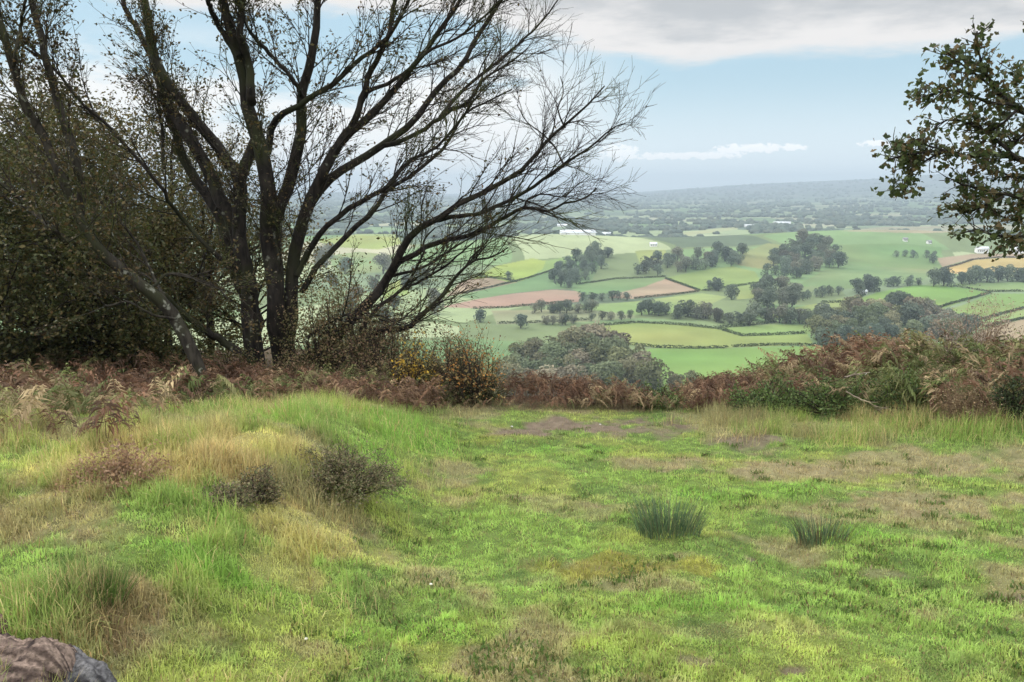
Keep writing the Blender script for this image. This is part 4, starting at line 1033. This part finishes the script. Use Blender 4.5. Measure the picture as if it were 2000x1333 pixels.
# ------------------------------------------------------------------ sky, sun, camera
SUN_EL, SUN_AZ = 38, -62            # left of the view, a little in front, behind thin cloud
def build_world():
    w = bpy.data.worlds.new('World'); S.world = w; w.use_nodes = True; n = w.node_tree.nodes; l = w.node_tree.links; n.clear()
    tc = n.new('ShaderNodeTexCoord'); sep = n.new('ShaderNodeSeparateXYZ'); l.new(tc.outputs['Generated'], sep.inputs[0])
    def M(op, a, b=None, c=None, clamp=False):
        q = n.new('ShaderNodeMath'); q.operation = op; q.use_clamp = clamp
        for i, v in enumerate((a, b, c)):
            if v is None: continue
            if isinstance(v, (int, float)): q.inputs[i].default_value = v
            else: l.new(v, q.inputs[i])
        return q.outputs[0]
    def SS(v, a, b):
        q = n.new('ShaderNodeMapRange'); q.interpolation_type = 'SMOOTHSTEP'; l.new(v, q.inputs['Value'])
        q.inputs['From Min'].default_value = a; q.inputs['From Max'].default_value = b; return q.outputs[0]
    def NO(vec, sc, det=5, rough=.55):
        q = n.new('ShaderNodeTexNoise'); q.inputs['Scale'].default_value = sc; q.inputs['Detail'].default_value = det; q.inputs['Roughness'].default_value = rough
        l.new(vec, q.inputs['Vector']); return q.outputs['Fac']
    def VEC(x, y, z=0.):
        q = n.new('ShaderNodeCombineXYZ')
        for i, v in enumerate((x, y, z)):
            if isinstance(v, (int, float)): q.inputs[i].default_value = v
            else: l.new(v, q.inputs[i])
        return q.outputs[0]
    def MIX(f, a, b):
        q = n.new('ShaderNodeMixRGB')
        for i, v in enumerate((f, a, b)):
            if isinstance(v, tuple): q.inputs[i].default_value = (*v, 1)
            elif isinstance(v, (int, float)): q.inputs[i].default_value = v
            else: l.new(v, q.inputs[i])
        return q.outputs[0]
    el = M('DEGREES', M('ARCSINE', sep.outputs[2])); az = M('DEGREES', M('ARCTAN2', sep.outputs[0], sep.outputs[1]))
    sky = n.new('ShaderNodeTexSky'); sky.sky_type = 'NISHITA'; sky.sun_disc = False
    sky.sun_elevation = R(SUN_EL); sky.sun_rotation = R(SUN_AZ); sky.air_density = 1.0; sky.dust_density = .6
    clear = MIX(.75, sky.outputs[0], (5.5, 8.0, 9.4))
    hz = SS(el, 7.5, 0.3); clear = MIX(M('MULTIPLY', hz, .85), clear, (10.0, 10.9, 11.3))
    # low white cloud towards the left, thin and soft
    v1 = VEC(M('MULTIPLY', az, .035), M('MULTIPLY', el, .11), 3.1)
    n1 = NO(v1, 3.0, 6); low = M('MULTIPLY', M('MULTIPLY', SS(M('ADD', n1, M('MULTIPLY', SS(el, 9, 2), .16)), .42, .60), SS(az, 10, -1)), SS(el, 10.5, 6.0))
    col = MIX(M('MULTIPLY', low, .95), clear, (11.0, 10.8, 10.5))
    # small cumulus just over the hills
    v2 = VEC(M('MULTIPLY', az, .9), M('MULTIPLY', el, 1.5), 7.0); n2 = NO(v2, 2.3, 7, .62)
    puff = None
    for a0, e0, sa, se in ((7.0, 2.25, 1.3, .62), (15.7, 2.45, 1.9, .30), (14.1, 2.35, 1.2, .36), (12.0, 2.0, 3.2, .25), (17.6, 2.45, 1.2, .22), (9.5, 2.0, 1.9, .25), (22.6, 2.6, 1.0, .2)):
        q = M('ADD', M('POWER', M('DIVIDE', M('ABSOLUTE', M('SUBTRACT', az, a0)), sa), 2), M('POWER', M('DIVIDE', M('ABSOLUTE', M('SUBTRACT', el, e0)), se), 2))
        q = M('SUBTRACT', 1.25, q); puff = q if puff is None else M('MAXIMUM', puff, q)
    pm = SS(M('ADD', puff, M('MULTIPLY', M('SUBTRACT', n2, .5), 4.2)), .1, .9)
    col = MIX(M('MULTIPLY', pm, .85), col, (13.2, 13.0, 12.8))
    # the grey bank overhead with its bright, ragged lower edge
    zz = M('ADD', M('MAXIMUM', sep.outputs[2], 0.0), .09)
    v3 = VEC(M('DIVIDE', sep.outputs[0], zz), M('DIVIDE', sep.outputs[1], zz), 1.7)
    n3 = NO(v3, .75, 6, .55); n4 = NO(v3, 1.9, 6, .6)
    right = SS(az, -4, 3)
    edge = M('SUBTRACT', 10.6, M('MULTIPLY', right, 1.2)); edge = M('SUBTRACT', edge, M('MULTIPLY', SS(az, 2, 11), 1.7)); edge = M('ADD', edge, M('MULTIPLY', SS(az, 24, 31), .7))
    v = M('ADD', M('SUBTRACT', el, edge), M('MULTIPLY', M('SUBTRACT', n3, .5), 2.6)); v = M('ADD', v, M('MULTIPLY', M('SUBTRACT', n4, .5), 2.2))
    mask = SS(v, -.5, .6)
    shade = M('MULTIPLY', SS(M('ADD', v, M('MULTIPLY', M('SUBTRACT', n4, .5), 5)), .5, 3.6), M('ADD', M('MULTIPLY', right, .85), .15))
    bank_ = MIX(shade, (9.3, 9.0, 8.8), (5.7, 5.9, 6.1))
    col = MIX(mask, col, bank_)
    # overhead, beyond the frame: brighter cloud that lights the hill
    up = SS(M('ADD', el, M('MULTIPLY', SS(M('ABSOLUTE', az), 50, 80), 12)), 15, 34); ov = MIX(n3, (30, 30.5, 31), (17, 18, 19)); col = MIX(up, col, ov)
    # land-side below the horizon
    col = MIX(SS(el, -1, -6), col, (2.2, 2.6, 2.2))
    bg = n.new('ShaderNodeBackground'); bg.inputs['Strength'].default_value = .1; l.new(col, bg.inputs[0])
    o = n.new('ShaderNodeOutputWorld'); l.new(bg.outputs[0], o.inputs[0])
build_world()
sl = bpy.data.lights.new('sun', 'SUN'); sl.energy = 2.0; sl.angle = R(12); sl.color = (1, .95, .86)
so = bpy.data.objects.new('sun', sl); COL.objects.link(so)
from mathutils import Vector
sd = Vector((math.sin(R(SUN_AZ)) * math.cos(R(SUN_EL)), math.cos(R(SUN_AZ)) * math.cos(R(SUN_EL)), math.sin(R(SUN_EL))))
so.rotation_euler = sd.to_track_quat('Z', 'Y').to_euler(); so.location = (-20, 10, 30)
cd = bpy.data.cameras.new('camera'); cd.sensor_width = 36; cd.lens = F / 2000 * 36; cd.clip_end = 60000; cd.clip_start = .05
co = bpy.data.objects.new('camera', cd); COL.objects.link(co); co.location = (0, 0, CAMZ); co.rotation_euler = (math.pi / 2 - PITCH, 0, 0)
S.camera = co
S.view_settings.view_transform = 'Standard'; S.view_settings.look = 'None'; S.view_settings.exposure = 0; S.view_settings.gamma = 1
S.cycles.max_bounces = 6; S.cycles.diffuse_bounces = 3; S.cycles.transmission_bounces = 4; S.cycles.volume_bounces = 0; S.cycles.transparent_max_bounces = 8
